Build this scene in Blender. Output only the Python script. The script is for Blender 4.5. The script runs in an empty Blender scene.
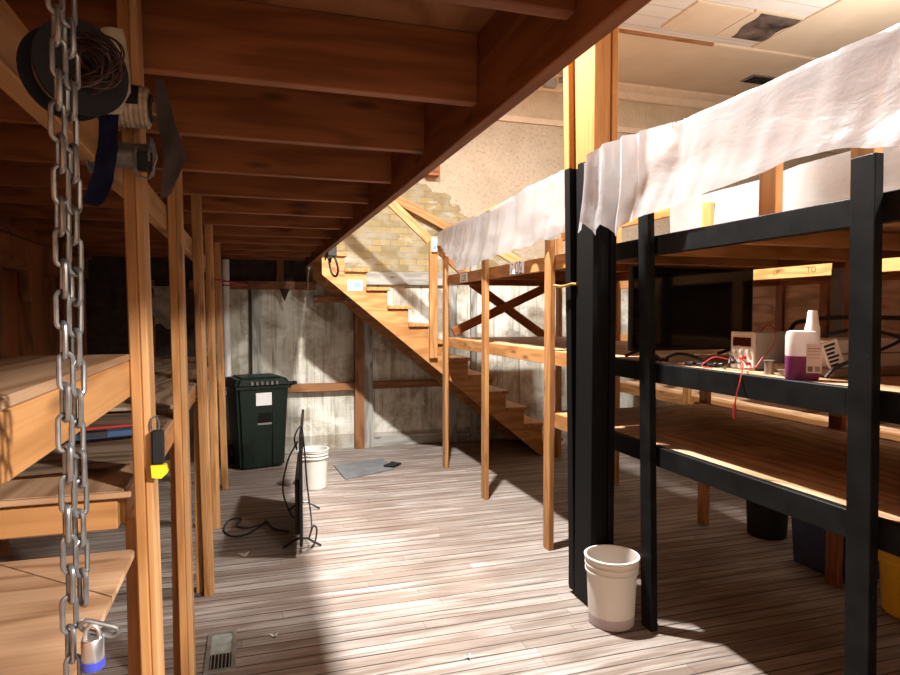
import bpy, bmesh, math, random
from mathutils import Vector, Matrix, noise
random.seed(7)
C = bpy.context.scene.collection
PI = math.pi
WM = {}                                     # world matrix of every object, so children can be given in world space

# ------------------------------------------------------------------ materials
class NT:
    def __init__(s, name, rough=.6, spec=.35, metal=0):
        s.m = bpy.data.materials.new(name); s.m.use_nodes = True
        s.t = s.m.node_tree; s.n = s.t.nodes; s.l = s.t.links
        s.b = s.n['Principled BSDF']; s.out = s.n['Material Output']
        s.b.inputs['Roughness'].default_value = rough
        s.b.inputs['Specular IOR Level'].default_value = spec
        s.b.inputs['Metallic'].default_value = metal
    def put(s, sock, v):
        if v is None: return
        if hasattr(v, 'links') or isinstance(v, bpy.types.NodeSocket): s.l.new(v, sock)
        else:
            if isinstance(v, (tuple, list)) and len(v) == 3 and len(sock.default_value) == 4: v = (*v, 1)
            sock.default_value = v
    def node(s, typ, ins={}, **kw):
        n = s.n.new(typ)
        for k, v in kw.items(): setattr(n, k, v)
        for k, v in ins.items(): s.put(n.inputs[k], v)
        return n
    def coord(s, out='Object'): return s.node('ShaderNodeTexCoord').outputs[out]
    def rnd(s): return s.node('ShaderNodeObjectInfo').outputs['Random']
    def math(s, op, a, b=None, c=None, clamp=False):
        n = s.n.new('ShaderNodeMath'); n.operation = op; n.use_clamp = clamp
        for i, v in enumerate((a, b, c)):
            if v is not None: s.put(n.inputs[i], v)
        return n.outputs[0]
    def scale(s, v, sc):
        n = s.n.new('ShaderNodeVectorMath'); n.operation = 'MULTIPLY'; s.put(n.inputs[0], v); n.inputs[1].default_value = sc
        return n.outputs[0]
    def vadd(s, v, w):
        n = s.n.new('ShaderNodeVectorMath'); n.operation = 'ADD'; s.put(n.inputs[0], v); s.put(n.inputs[1], w)
        return n.outputs[0]
    def sep(s, v): return s.node('ShaderNodeSeparateXYZ', {0: v}).outputs
    def comb(s, x, y, z): return s.node('ShaderNodeCombineXYZ', {0: x, 1: y, 2: z}).outputs[0]
    def noise(s, v, sc=1, det=3, rough=.55, dist=0):
        return s.node('ShaderNodeTexNoise', {'Vector': v, 'Scale': sc, 'Detail': det, 'Roughness': rough, 'Distortion': dist}).outputs[0]
    def ramp(s, f, *stops):
        n = s.n.new('ShaderNodeValToRGB'); s.l.new(f, n.inputs[0]); e = n.color_ramp.elements
        while len(e) < len(stops): e.new(.5)
        for el, (p, c) in zip(e, stops):
            el.position = p; el.color = (c, c, c, 1) if isinstance(c, (int, float)) else (*c, 1)
        return n.outputs[0]
    def mix(s, f, a, b, mode='MIX'):
        n = s.n.new('ShaderNodeMix'); n.data_type = 'RGBA'; n.blend_type = mode
        s.put(n.inputs[0], f); s.put(n.inputs[6], a); s.put(n.inputs[7], b)
        return n.outputs[2]
    def bump(s, h, st=.3, d=.01):
        n = s.node('ShaderNodeBump', {'Height': h, 'Strength': st, 'Distance': d}); s.l.new(n.outputs[0], s.b.inputs['Normal'])
    def col(s, c): s.put(s.b.inputs['Base Color'], c); return s.m

def plain(name, c, rough=.5, spec=.4, metal=0, var=.15, sc=12, bump=0):
    t = NT(name, rough, spec, metal)
    n = t.noise(t.coord(), sc, 4)
    t.col(t.mix(t.ramp(n, (.3, 0), (.7, 1)), tuple(x*(1-var) for x in c), tuple(min(1, x*(1+var)) for x in c)))
    if bump: t.bump(n, bump, .004)
    return t.m

def wood(name, light, dark, rough=.55, spread=.3, knots=True, gs=1.0):
    t = NT(name, rough, .3)
    r = t.rnd(); co = t.vadd(t.coord(), t.comb(t.math('MULTIPLY', r, 17.3), t.math('MULTIPLY', r, 5.1), t.math('MULTIPLY', r, 3.7)))
    warp = t.noise(t.scale(co, (1.0, 6*gs, 6*gs)), 1, 2)
    g1 = t.math('SINE', t.math('ADD', t.math('MULTIPLY', warp, 34), t.math('MULTIPLY', t.sep(co)[1], 70*gs)))
    g1 = t.math('POWER', t.math('MULTIPLY_ADD', g1, .5, .5), 1.6)
    g2 = t.noise(t.scale(co, (3, 120*gs, 120*gs)), 1, 3)
    f = t.math('ADD', t.math('MULTIPLY', g1, .55), t.math('MULTIPLY', g2, .8))
    c = t.mix(t.ramp(f, (.25, 0), (.95, 1)), light, dark)
    if knots:
        v = t.node('ShaderNodeTexVoronoi', {'Vector': t.scale(co, (2.6, 10, 10)), 'Scale': 1.0}).outputs['Distance']
        k = t.ramp(v, (.07, 1), (.19, 0))
        c = t.mix(t.math('MULTIPLY', k, .75), c, tuple(x*.35 for x in dark))
    val = t.math('MULTIPLY_ADD', r, spread, 1-spread*.55)
    c = t.mix(1, c, t.comb(val, val, val), 'MULTIPLY')
    t.bump(g2, .15, .002)
    return t.col(c)

M = {}
M['pine'] = wood('pine lumber', (0.495, 0.252, 0.095), (0.333, 0.149, 0.047))
M['pinelit'] = wood('lit side pine lumber', (.58, .33, .15), (.44, .22, .08))  # paler pine, colours in the lit side of the left posts
M['fir'] = wood('douglas fir lumber', (0.302, 0.108, 0.036), (0.194, 0.061, 0.018), spread=.22)
M['stud'] = wood('old brown stud', (.36, .165, .07), (.20, .085, .035))
M['greywood'] = wood('weathered grey board', (.44, .43, .39), (.24, .235, .21), rough=.8)
M['ply'] = wood('plywood sheet', (.53, .34, .205), (.30, .165, .085), knots=False, gs=.7)
M['plyred'] = wood('reddish plywood', (0.324, 0.144, 0.061), (0.216, 0.083, 0.032), knots=False, gs=.35)
M['plydark'] = wood('weathered plywood', (.52, .38, .26), (.22, .14, .085), knots=False, gs=.7)
M['end'] = wood('split end grain', (.40, .22, .12), (.2, .1, .05))

def black_paint(name='black paint'):
    t = NT(name, .55, .12); co = t.coord()
    n = t.noise(co, 9, 4); s = t.noise(co, 55, 2)
    c = t.mix(t.ramp(n, (.35, 0), (.7, 1)), (.003, .0033, .0033), (.009, .0095, .0095))
    c = t.mix(t.ramp(s, (.74, 0), (.80, .5)), c, (.16, .16, .17))
    t.bump(n, .25, .004)
    return t.col(c)
M['black'] = black_paint()

def half_paint():                                    # bare fir above, black paint brushed on up to 2.38 m
    t = NT('fir painted black below', .6, .12)
    r = t.rnd(); co = t.vadd(t.coord(), t.comb(t.math('MULTIPLY', r, 17.3), 0, 0))
    g = t.noise(t.scale(co, (2.5, 60, 60)), 1, 3)
    c = t.mix(t.ramp(g, (.3, 0), (.75, 1)), (.41, .215, .08), (.29, .12, .036))
    z = t.sep(t.node('ShaderNodeNewGeometry').outputs['Position'])[2]
    z = t.math('ADD', z, t.math('MULTIPLY', t.noise(t.coord(), 30, 2), .03))
    k = t.math('LESS_THAN', z, 2.435)
    return t.col(t.mix(k, c, (.005, .005, .0052)))
M['half'] = half_paint()

def floor_mat():
    t = NT('worn strip floor', .62, .3)
    co = t.coord(); s = t.sep(co)
    W = .083
    yb = t.math('DIVIDE', s[1], W); bi = t.math('FLOOR', yb); fr = t.math('FRACT', yb)
    rb = t.node('ShaderNodeTexWhiteNoise', {'W': bi}, noise_dimensions='1D').outputs['Value']
    xs = t.math('ADD', t.math('DIVIDE', s[0], 1.7), t.math('MULTIPLY', rb, 9.7)); xi = t.math('FLOOR', xs); xf = t.math('FRACT', xs)
    rv = t.node('ShaderNodeTexWhiteNoise', {'Vector': t.comb(xi, bi, 0)}, noise_dimensions='2D').outputs['Value']
    base = t.ramp(rv, (0, (.255, .215, .185)), (.3, (.315, .27, .24)), (.7, (.355, .31, .28)), (1, (.40, .355, .325)))
    gv = t.comb(t.math('MULTIPLY', s[0], 1.6), t.math('MULTIPLY', s[1], 75), t.math('MULTIPLY', rv, 40))
    g = t.noise(gv, 1, 5, .65)
    c = t.mix(1, base, t.ramp(g, (.34, .40), (.50, .92), (.75, 1.08)), 'MULTIPLY')
    st = t.noise(t.comb(t.math('MULTIPLY', s[0], 1.5), t.math('MULTIPLY', s[1], 16), t.math('MULTIPLY', rb, 3)), 1, 5, .62)
    c = t.mix(t.ramp(st, (.45, 0), (.60, .80)), c, (.135, .092, .068))
    st2 = t.noise(t.vadd(t.comb(t.math('MULTIPLY', s[0], .9), t.math('MULTIPLY', s[1], 5), 0), (4, 9, 0)), 1, 5, .62)
    c = t.mix(t.ramp(st2, (.48, 0), (.62, .62)), c, (.17, .12, .092))
    big = t.noise(co, .8, 4)
    c = t.mix(t.ramp(big, (.45, .0), (.7, .35)), c, (.19, .175, .165))
    sc = t.noise(t.scale(co, (9, 40, 1)), 1, 2)
    c = t.mix(t.ramp(sc, (.70, 0), (.78, .5)), c, (.50, .47, .44))
    gw = t.math('MULTIPLY_ADD', t.noise(t.scale(co, (1.1, 7, 1)), 1, 2), .30, -.06)
    gap = t.math('MAXIMUM', t.math('LESS_THAN', fr, gw), t.math('MULTIPLY', t.math('LESS_THAN', xf, .0022), .5))
    c = t.mix(t.math('MULTIPLY', gap, .9), c, (.022, .014, .010))
    h = t.math('SUBTRACT', t.math('MULTIPLY', g, .3), gap)
    t.bump(h, .35, .006)
    return t.col(c)
M['floor'] = floor_mat()

def back_wall_mat():
    t = NT('old brick plaster and whitewash', .9, .15)
    co = t.coord(); s = t.sep(co); x, z = s[0], s[2]
    xz = t.comb(x, z, 0)
    nb = t.noise(xz, 3.2, 6, .6)
    # exposed yellow brick
    br = t.node('ShaderNodeTexBrick', {'Vector': xz, 'Color1': (.33, .255, .115, 1), 'Color2': (.23, .185, .095, 1), 'Mortar': (.20, .175, .13, 1),
                'Scale': 1.0, 'Mortar Size': .006, 'Mortar Smooth': .3, 'Brick Width': .215, 'Row Height': .075, 'Bias': 0})
    bc = t.mix(t.ramp(t.noise(xz, 5, 4), (.45, 0), (.65, .7)), br.outputs['Color'], (.33, .31, .24))
    bc = t.mix(t.ramp(t.noise(t.scale(co, (2, 1, 5)), 1.3, 4), (.55, 0), (.68, .85)), bc, (0.485, 0.457, 0.398))
    bc = t.mix(t.ramp(t.noise(xz, 9, 3), (.66, 0), (.74, .6)), bc, (.2, .16, .1))
    # plaster with worn wallpaper flecks
    p = t.mix(t.ramp(t.noise(xz, 1.6, 5), (.35, 0), (.7, 1)), (0.421, 0.354, 0.262), (0.522, 0.446, 0.346))
    fl = t.noise(xz, 26, 4, .7)
    p = t.mix(t.ramp(fl, (.53, 0), (.64, .6)), p, (.27, .21, .15))
    p = t.mix(t.ramp(t.noise(t.vadd(xz, (7, 3, 0)), 14, 3), (.64, 0), (.7, .5)), p, (0.634, 0.581, 0.493))
    edge = t.math('SUBTRACT', 3.30, t.math('MULTIPLY', t.math('MAXIMUM', t.math('SUBTRACT', x, 1.75), 0), .62))
    edge = t.math('ADD', edge, t.math('MULTIPLY', t.math('SUBTRACT', nb, .5), .75))
    dd = t.math('SUBTRACT', edge, z)
    up = t.mix(t.math('GREATER_THAN', dd, 0), p, bc)
    rim = t.math('LESS_THAN', t.math('ABSOLUTE', dd), .014)
    up = t.mix(t.math('MULTIPLY', rim, .7), up, (.24, .19, .13))
    # whitewashed boards below
    str_ = t.noise(t.scale(co, (6, 1, 1.1)), 1, 5, .6)
    lo = t.ramp(str_, (.25, (.36, .33, .26)), (.42, (.54, .52, .44)), (.58, (.64, .63, .56)), (.8, (.76, .76, .71)))
    bl = t.noise(xz, 1.9, 6, .62, .4)
    lo = t.mix(t.ramp(bl, (.47, 0), (.62, .80)), lo, (.23, .185, .115))
    lo = t.mix(t.ramp(t.noise(t.scale(co, (22, 1, 1.2)), 1, 4), (.52, 0), (.68, .6)), lo, (.18, .145, .095))
    lo = t.mix(t.ramp(t.noise(t.vadd(xz, (2, 9, 0)), 2.4, 6, .65), (.52, 0), (.62, .8)), lo, (.70, .72, .68))
    seam = t.math('LESS_THAN', t.math('FRACT', t.math('DIVIDE', x, .235)), .025)
    lo = t.mix(t.math('MULTIPLY', seam, .45), lo, (.10, .08, .06))
    low = t.math('LESS_THAN', z, .17)
    lo = t.mix(t.math('MULTIPLY', low, .45), lo, (.18, .15, .11))
    c = t.mix(t.math('LESS_THAN', z, 1.94), up, lo)
    t.bump(t.math('ADD', t.math('MULTIPLY', br.outputs['Fac'], t.math('GREATER_THAN', dd, 0)), t.math('MULTIPLY', nb, .6)), .35, -.01)
    return t.col(c)
M['backwall'] = back_wall_mat()

def frieze_mat():
    t = NT('embossed frieze', .85, .2); s = t.sep(t.coord()); x, z = s[0], s[2]
    xx = t.math('SUBTRACT', t.math('FRACT', t.math('DIVIDE', x, .42)), .5)
    zz = t.math('DIVIDE', t.math('SUBTRACT', z, 4.24), .42)
    r = t.math('SQRT', t.math('ADD', t.math('MULTIPLY', xx, xx), t.math('MULTIPLY', zz, zz)))
    a = t.math('ARCTAN2', zz, xx)
    w = t.math('SINE', t.math('ADD', t.math('MULTIPLY', r, 48), a))
    w = t.math('MULTIPLY', t.math('MULTIPLY_ADD', w, .5, .5), t.math('LESS_THAN', r, .46))
    n = t.noise(t.coord(), 6, 4)
    c = t.mix(t.ramp(n, (.3, 0), (.7, 1)), (0.447, 0.364, 0.255), (0.541, 0.447, 0.322))
    c = t.mix(t.math('MULTIPLY', w, .09), c, (.30, .24, .16))
    t.bump(t.math('MULTIPLY', w, t.noise(t.coord(), 9, 3)), .3, .012); return t.col(c)
M['frieze'] = frieze_mat()

def panels(name, c1, c2, w, axis=0, line=(.2, .16, .12), spec=.3, lw=.018):
    t = NT(name, .75, spec); s = t.sep(t.coord())
    n = t.noise(t.coord(), 2.5, 5)
    c = t.mix(t.ramp(n, (.3, 0), (.7, 1)), c1, c2)
    k = t.math('LESS_THAN', t.math('FRACT', t.math('DIVIDE', s[axis], w)), lw)
    return t.col(t.mix(t.math('MULTIPLY', k, .6), c, line))
M['ceil'] = panels('tan ceiling', (0.562, 0.458, 0.337), (0.618, 0.515, 0.394), 40)
M['ceilwhite'] = panels('white ceiling planks', (.56, .545, .52), (.64, .62, .59), .22, 1, (.30, .27, .24), lw=.06)
M['cornice'] = plain('cream cornice', (0.636, 0.524, 0.394), .7, .2, var=.06)
M['stained'] = plain('charred ceiling panel', (.10, .075, .065), .9, .1, var=.75, sc=5)
M['leftwall'] = panels('brown board wall', (.30, .115, .048), (.40, .16, .065), .41, 1, (.06, .02, .01))
M['plainwall'] = plain('beige plaster', (0.303, 0.248, 0.187), .85, .15, var=.1, sc=3)
M['darkboard'] = plain('near-black board', (.05, .035, .028), .8, .15, var=.4)
M['whiteplastic'] = plain('white bucket plastic', (.56, .53, .48), .38, .45, var=.03)
M['green'] = plain('dark green cart plastic', (.009, .019, .0135), .42, .25, var=.25, sc=30)
M['rubber'] = plain('black rubber', (.012, .012, .013), .6, .3)
M['tvblack'] = plain('black tv plastic', (.010, .010, .011), .35, .5)
M['screen'] = plain('glossy dark screen', (.004, .005, .007), .05, .3, var=.05)
M['paper'] = plain('white paper', (.86, .87, .88), .8, .2, var=.03)
M['ink'] = plain('dark blue ink', (.05, .06, .12), .7, .2)
M['bluemark'] = plain('pale blue print', (.16, .32, .52), .7, .2)
M['pencil'] = plain('pencil grey', (.12, .06, .025), .8, .1)
M['redmark'] = plain('red marker', (.58, .10, .05), .7, .2)
M['steel'] = plain('galvanised steel', (.27, .275, .28), .38, .5, .85, var=.3, sc=40)
M['brightsteel'] = plain('bright steel', (.62, .62, .63), .3, .5, .9, var=.1)
M['padblue'] = plain('blue vinyl bumper', (.04, .06, .42), .4, .5)
M['yellow'] = plain('yellow plastic', (.85, .62, .02), .4, .45, var=.05)
M['bucketyellow'] = plain('yellow bucket plastic', (.75, .45, .015), .4, .45, var=.06)
M['navy'] = plain('navy tote plastic', (.03, .04, .10), .5, .4)
M['strap'] = plain('navy webbing', (.012, .016, .055), .75, .2, bump=.3, sc=80)
M['greyrag'] = plain('grey leather rag', (.13, .105, .10), .85, .2, var=.25)
M['beigerag'] = plain('beige sacking', (.55, .47, .35), .9, .15, var=.2, sc=25)
M['twine'] = plain('jute twine', (.42, .33, .24), .9, .15, var=.35, sc=70)
M['wire'] = plain('dark copper wire', (.06, .028, .024), .35, .6, .5, var=.4, sc=60)
M['greywire'] = plain('grey wire winding', (.17, .165, .15), .4, .5, .6, var=.3, sc=80)
M['redwire'] = plain('red insulated wire', (.36, .02, .022), .45, .4)
M['cable'] = plain('black cable', (.014, .014, .015), .5, .4)
M['levelblue'] = plain('blue enamel', (.02, .055, .13), .35, .5)
M['levelred'] = plain('red enamel', (.40, .03, .035), .4, .5)
M['greymetal'] = plain('grey instrument case', (.34, .335, .325), .5, .4, var=.05)
M['frontpanel'] = plain('light instrument panel', (.62, .60, .55), .5, .4, var=.04)
M['display'] = plain('dark red display window', (.05, .006, .008), .2, .5)
M['cream'] = plain('cream plastic', (.80, .74, .58), .5, .4, var=.05)
M['pvc'] = plain('white pvc pipe', (.85, .84, .82), .4, .4, var=.08)
M['mat'] = plain('grey floor sheet', (.135, .138, .142), .75, .25, var=.2, sc=8)
M['rust'] = plain('dark rusty iron', (.07, .04, .03), .75, .3, .3, var=.4)
M['grate'] = plain('dull grate metal', (.22, .205, .185), .55, .4, .4, var=.3)
M['duct'] = plain('pale duct metal', (.30, .33, .31), .6, .3, .2, var=.25, sc=20)
M['hole'] = plain('dark hollow', (.012, .010, .009), .9, .1)
M['white'] = plain('white plastic cap', (.82, .80, .77), .45, .4, var=.03)
M['label'] = plain('pale label', (.62, .52, .50), .7, .2, var=.06)
M['carton'] = plain('white carton', (.76, .73, .70), .7, .2, var=.05)
M['tray'] = plain('brown tray', (.26, .19, .14), .6, .3)
M['bag'] = plain('taupe cloth bag', (.24, .20, .18), .9, .15, var=.2, bump=.4)
M['silverspool'] = plain('solder winding', (.36, .33, .29), .35, .5, .7, var=.2, sc=60)
M['brass'] = plain('brass rod', (.70, .48, .16), .35, .5, .8)
M['greypaint'] = plain('grey painted face', (.30, .315, .345), .5, .35)
M['tarp'] = plain('dirty white cloth', (.62, .56, .48), .9, .1, var=.3)

def liquid_mat():
    t = NT('purple cleaning liquid', .15, .5); t.col((.30, .045, .22)); return t.m
M['liquid'] = liquid_mat()
def bottle_mat():
    t = NT('milky bottle plastic', .35, .45); lv_ = t.math('LESS_THAN', t.sep(t.coord())[2], .092)
    t.col(t.mix(lv_, (.78, .73, .68), (.24, .045, .16)))
    tr = t.node('ShaderNodeBsdfTranslucent', {'Color': t.mix(lv_, (.75, .70, .65), (.28, .05, .19))})
    tp = t.node('ShaderNodeBsdfTransparent', {'Color': (.95, .93, .92, 1)})
    a = t.node('ShaderNodeMixShader', {0: .3, 1: t.b.outputs[0], 2: tr.outputs[0]})
    b = t.node('ShaderNodeMixShader', {0: .2, 1: a.outputs[0], 2: tp.outputs[0]})
    t.l.new(b.outputs[0], t.out.inputs[0]); return t.m
M['bottle'] = bottle_mat()
def sheet_mat(name, a0, a1):
    t = NT(name, .32, .45)
    co = t.coord()
    w = t.noise(t.scale(co, (3, 1.6, 3.6)), 2.2, 6, .6, .8); w2 = t.noise(t.scale(co, (9, 6, 9)), 2.0, 4, .6, .6)
    t.bump(t.math('ADD', t.math('MULTIPLY', w, .8), t.math('MULTIPLY', w2, .3)), .36, .02)
    t.col(a0)
    nb = t.n[-1] if False else None
    tr = t.node('ShaderNodeBsdfTranslucent', {'Color': (*a1, 1)})
    tp = t.node('ShaderNodeBsdfTransparent', {'Color': (1, 1, 1, 1)})
    a = t.node('ShaderNodeMixShader', {0: .38, 1: t.b.outputs[0], 2: tr.outputs[0]})
    b = t.node('ShaderNodeMixShader', {0: .10, 1: a.outputs[0], 2: tp.outputs[0]})
    t.l.new(b.outputs[0], t.out.inputs[0]); return t.m
M['sheet'] = sheet_mat('thin white plastic sheeting', (.42, .42, .435), (.40, .40, .42))
M['sheetdim'] = sheet_mat('darkened white plastic sheeting', (.33, .325, .325), (.31, .305, .305))  # same sheeting, colour lowered to offset the strong lamp light on it
def bucket_mat():
    t = NT('white bucket with lilac residue', .38, .45)
    z = t.sep(t.coord())[2]
    z = t.math('ADD', z, t.math('MULTIPLY', t.noise(t.coord(), 14, 2), .006))
    t.col(t.mix(t.ramp(z, (.055, 1), (.062, 0)), (.80, .76, .70), (.50, .42, .42)))
    tr = t.node('ShaderNodeBsdfTranslucent', {'Color': (.75, .70, .62, 1)})
    a = t.node('ShaderNodeMixShader', {0: .22, 1: t.b.outputs[0], 2: tr.outputs[0]})
    t.l.new(a.outputs[0], t.out.inputs[0]); return t.m
M['bucket'] = bucket_mat()

# ------------------------------------------------------------------ geometry helpers
def link(o, parent=None, W=None):
    C.objects.link(o); W = W or Matrix()
    if parent is not None:
        o.parent = parent; o.matrix_parent_inverse = WM[parent.name].inverted()
    o.matrix_basis = W; WM[o.name] = W.copy()
    return o
def obj(name, bm, mat, parent=None, W=None, smooth=False, mats=None):
    me = bpy.data.meshes.new(name)
    bmesh.ops.recalc_face_normals(bm, faces=bm.faces)
    bm.to_mesh(me); bm.free()
    for m in (mats or [mat]): me.materials.append(M[m])
    if smooth:
        for p in me.polygons: p.use_smooth = True
        me.set_sharp_from_angle(angle=math.radians(38))
    return link(bpy.data.objects.new(name, me), parent, W)
def tag(o, label, cat, group=None):
    o['label'] = label; o['category'] = cat
    if group: o['group'] = group
    return o
def thing(name, label, cat, loc=(0, 0, 0), group=None, rz=0):
    o = bpy.data.objects.new(name, None); o.empty_display_size = .1
    link(o, None, Matrix.Translation(loc) @ Matrix.Rotation(rz, 4, 'Z'))
    return tag(o, label, cat, group)
def struct(o): o['kind'] = 'structure'; return o
def copy_tree(o, parent=None):
    c = o.copy(); C.objects.link(c); WM[c.name] = WM[o.name].copy()
    if parent is not None: c.parent = parent
    for ch in [x for x in list(bpy.data.objects) if x.parent == o]: copy_tree(ch, c)
    return c

def T(*p): return Matrix.Translation(p)
def add_box(bm, x0, x1, y0, y1, z0, z1, bev=0, W=None):
    v = [bm.verts.new((x, y, z)) for x in (x0, x1) for y in (y0, y1) for z in (z0, z1)]
    fs = [bm.faces.new([v[i] for i in q]) for q in ((0, 1, 3, 2), (4, 6, 7, 5), (0, 4, 5, 1), (2, 3, 7, 6), (0, 2, 6, 4), (1, 5, 7, 3))]
    if bev:
        es = list({e for f in fs for e in f.edges})
        r = bmesh.ops.bevel(bm, geom=es, offset=bev, segments=1, affect='EDGES')
        v = list({x for f in r['faces'] for x in f.verts} | {x for x in v if x.is_valid})
    if W is not None: bmesh.ops.transform(bm, matrix=W, verts=[x for x in v if x.is_valid])
    return v
def box(name, x0, x1, y0, y1, z0, z1, mat, parent=None, bev=0):
    bm = bmesh.new(); c = Vector(((x0+x1)/2, (y0+y1)/2, (z0+z1)/2))
    a, b, d = (x1-x0)/2, (y1-y0)/2, (z1-z0)/2
    add_box(bm, -a, a, -b, b, -d, d, bev)
    return obj(name, bm, mat, parent, T(*c))
AX = {0: Matrix(), 1: Matrix.Rotation(PI/2, 4, 'Z'), 2: Matrix.Rotation(-PI/2, 4, 'Y')}
def lum(name, x0, x1, y0, y1, z0, z1, mat, parent=None, bev=.003, W=None):     # lumber: local X runs along the grain
    d = [x1-x0, y1-y0, z1-z0]; ax = d.index(max(d)); R = AX[ax]
    loc = [abs(q) for q in (R.to_3x3().inverted() @ Vector(d))]
    bm = bmesh.new(); a, b, c = (q/2 for q in loc)
    add_box(bm, -a, a, -b, b, -c, c, min(bev, min(loc)*.2))
    w = T((x0+x1)/2, (y0+y1)/2, (z0+z1)/2) @ R
    return obj(name, bm, mat, parent, (W @ w) if W else w)
def board(name, p, q, w, t, mat, parent=None, nrm=(0, 1, 0), bev=.003):         # free board from p to q, t thick along nrm
    p, q = Vector(p), Vector(q); X = (q-p).normalized(); Z = Vector(nrm); Z = (Z - X*Z.dot(X)).normalized(); Y = Z.cross(X)
    W = Matrix((X, Y, Z)).transposed().to_4x4(); W.translation = (p+q)/2
    bm = bmesh.new(); L = (q-p).length/2
    add_box(bm, -L, L, -w/2, w/2, -t/2, t/2, bev)
    return obj(name, bm, mat, parent, W)
def add_tube(bm, pts, r, closed=False, n=8, rr=None):
    pts = [Vector(p) for p in pts]; N = len(pts); rings = []
    def tan(i):
        if closed: return (pts[(i+1) % N]-pts[i-1]).normalized()
        return (pts[min(i+1, N-1)]-pts[max(i-1, 0)]).normalized()
    t0 = tan(0); u = t0.orthogonal().normalized()
    for i in range(N):
        t = tan(i); u = (u - t*u.dot(t)).normalized(); w = t.cross(u); R = rr[i] if rr else r
        rings.append([bm.verts.new(pts[i]+(u*math.cos(k*2*PI/n)+w*math.sin(k*2*PI/n))*R) for k in range(n)])
    for i in range(N if closed else N-1):
        a, b = rings[i], rings[(i+1) % N]; off = 0
        if closed and i == N-1:
            off = min(range(n), key=lambda s: sum((a[k].co-b[(k+s) % n].co).length for k in range(n)))
        for k in range(n): bm.faces.new((a[k], a[(k+1) % n], b[(k+1+off) % n], b[(k+off) % n]))
    if not closed:
        bm.faces.new(rings[0]); bm.faces.new(rings[-1])
def spline(P, k=8):                                    # Catmull-Rom through P
    P = [Vector(p) for p in P]; Q = [2*P[0]-P[1]]+P+[2*P[-1]-P[-2]]; out = []
    for i in range(1, len(Q)-2):
        a, b, c, d = Q[i-1:i+3]
        for j in range(k):
            t = j/k
            out.append(.5*((2*b)+(c-a)*t+(2*a-5*b+4*c-d)*t*t+(3*b-a-3*c+d)*t**3))
    return out+[P[-1]]
def tube(name, P, r, mat, parent=None, n=8, smooth=True, k=8):
    bm = bmesh.new(); add_tube(bm, spline(P, k) if k else P, r, n=n)
    return obj(name, bm, mat, parent, None, smooth)
def add_lathe(bm, prof, n=40, W=None):
    vs = []; rings = []
    for r, z in prof:
        if r < 1e-6: ring = [bm.verts.new((0, 0, z))]
        else: ring = [bm.verts.new((r*math.cos(i*2*PI/n), r*math.sin(i*2*PI/n), z)) for i in range(n)]
        rings.append(ring); vs += ring
    for a, b in zip(rings, rings[1:]):
        for i in range(n):
            j = (i+1) % n
            if len(a) == 1 and len(b) > 1: bm.faces.new((a[0], b[j], b[i]))
            elif len(b) == 1 and len(a) > 1: bm.faces.new((a[i], a[j], b[0]))
            elif len(a) > 1: bm.faces.new((a[i], a[j], b[j], b[i]))
    if W is not None: bmesh.ops.transform(bm, matrix=W, verts=vs)
def lathe(name, prof, mat, parent=None, W=None, n=40):
    bm = bmesh.new(); add_lathe(bm, prof, n); return obj(name, bm, mat, parent, W, True)
def prism(name, poly, y0, y1, mat, parent=None, plane='xz'):
    c = Vector((sum(p[0] for p in poly)/len(poly), sum(p[1] for p in poly)/len(poly)))
    bm = bmesh.new(); h = (y1-y0)/2
    def P(p, d): return (p[0]-c[0], d, p[1]-c[1]) if plane == 'xz' else (p[0]-c[0], p[1]-c[1], d)
    a = [bm.verts.new(P(p, -h)) for p in poly]; b = [bm.verts.new(P(p, h)) for p in poly]
    bm.faces.new(a); bm.faces.new(b[::-1])
    for i in range(len(poly)): j = (i+1) % len(poly); bm.faces.new((a[i], b[i], b[j], a[j]))
    m = (y0+y1)/2
    return obj(name, bm, mat, parent, T(c[0], m, c[1]) if plane == 'xz' else T(c[0], c[1], m))
def grid(name, nu, nv, fn, mat, parent=None, thick=0):
    bm = bmesh.new()
    V = [[bm.verts.new(fn(i/nu, j/nv)) for j in range(nv+1)] for i in range(nu+1)]
    for i in range(nu):
        for j in range(nv): bm.faces.new((V[i][j], V[i+1][j], V[i+1][j+1], V[i][j+1]))
    if thick:
        bmesh.ops.solidify(bm, geom=bm.faces[:], thickness=thick)
    return obj(name, bm, mat, parent, None, True)
def interp(xs, x):
    for (a, fa), (b, fb) in zip(xs, xs[1:]):
        if x <= b: t = max(0, (x-a)/(b-a)); return fa+(fb-fa)*t
    return xs[-1][1]

# ------------------------------------------------------------------ the room
YB = 7.55
struct(box('floor', -1.7, 9.1, -3.1, YB+.1, -.06, 0, 'floor')).location
bpy.data.objects['floor'].data.transform(T(3.7, 2.275, -.03)); bpy.data.objects['floor'].matrix_basis = Matrix()   # board coordinates in metres
def wall(name, x0, x1, y0, y1, z0, z1, mat):
    o = struct(box(name, x0, x1, y0, y1, z0, z1, mat)); m = o.matrix_basis.copy()
    o.data.transform(m); o.matrix_basis = Matrix(); return o
wall('wall_back', -1.7, 9.1, YB, YB+.12, 0, 4.75, 'backwall')
wall('wall_left', -1.75, -1.63, -3.1, YB, 0, 4.75, 'leftwall')
wall('wall_right', 9.0, 9.12, -3.1, YB, 0, 4.75, 'plainwall')
wall('wall_front', -1.63, 9.0, -3.12, -3.0, 0, 4.75, 'plainwall')
wall('ceiling', -1.7, 9.1, -3.1, YB+.1, 4.62, 4.75, 'ceilwhite')
TN = [0]
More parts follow.
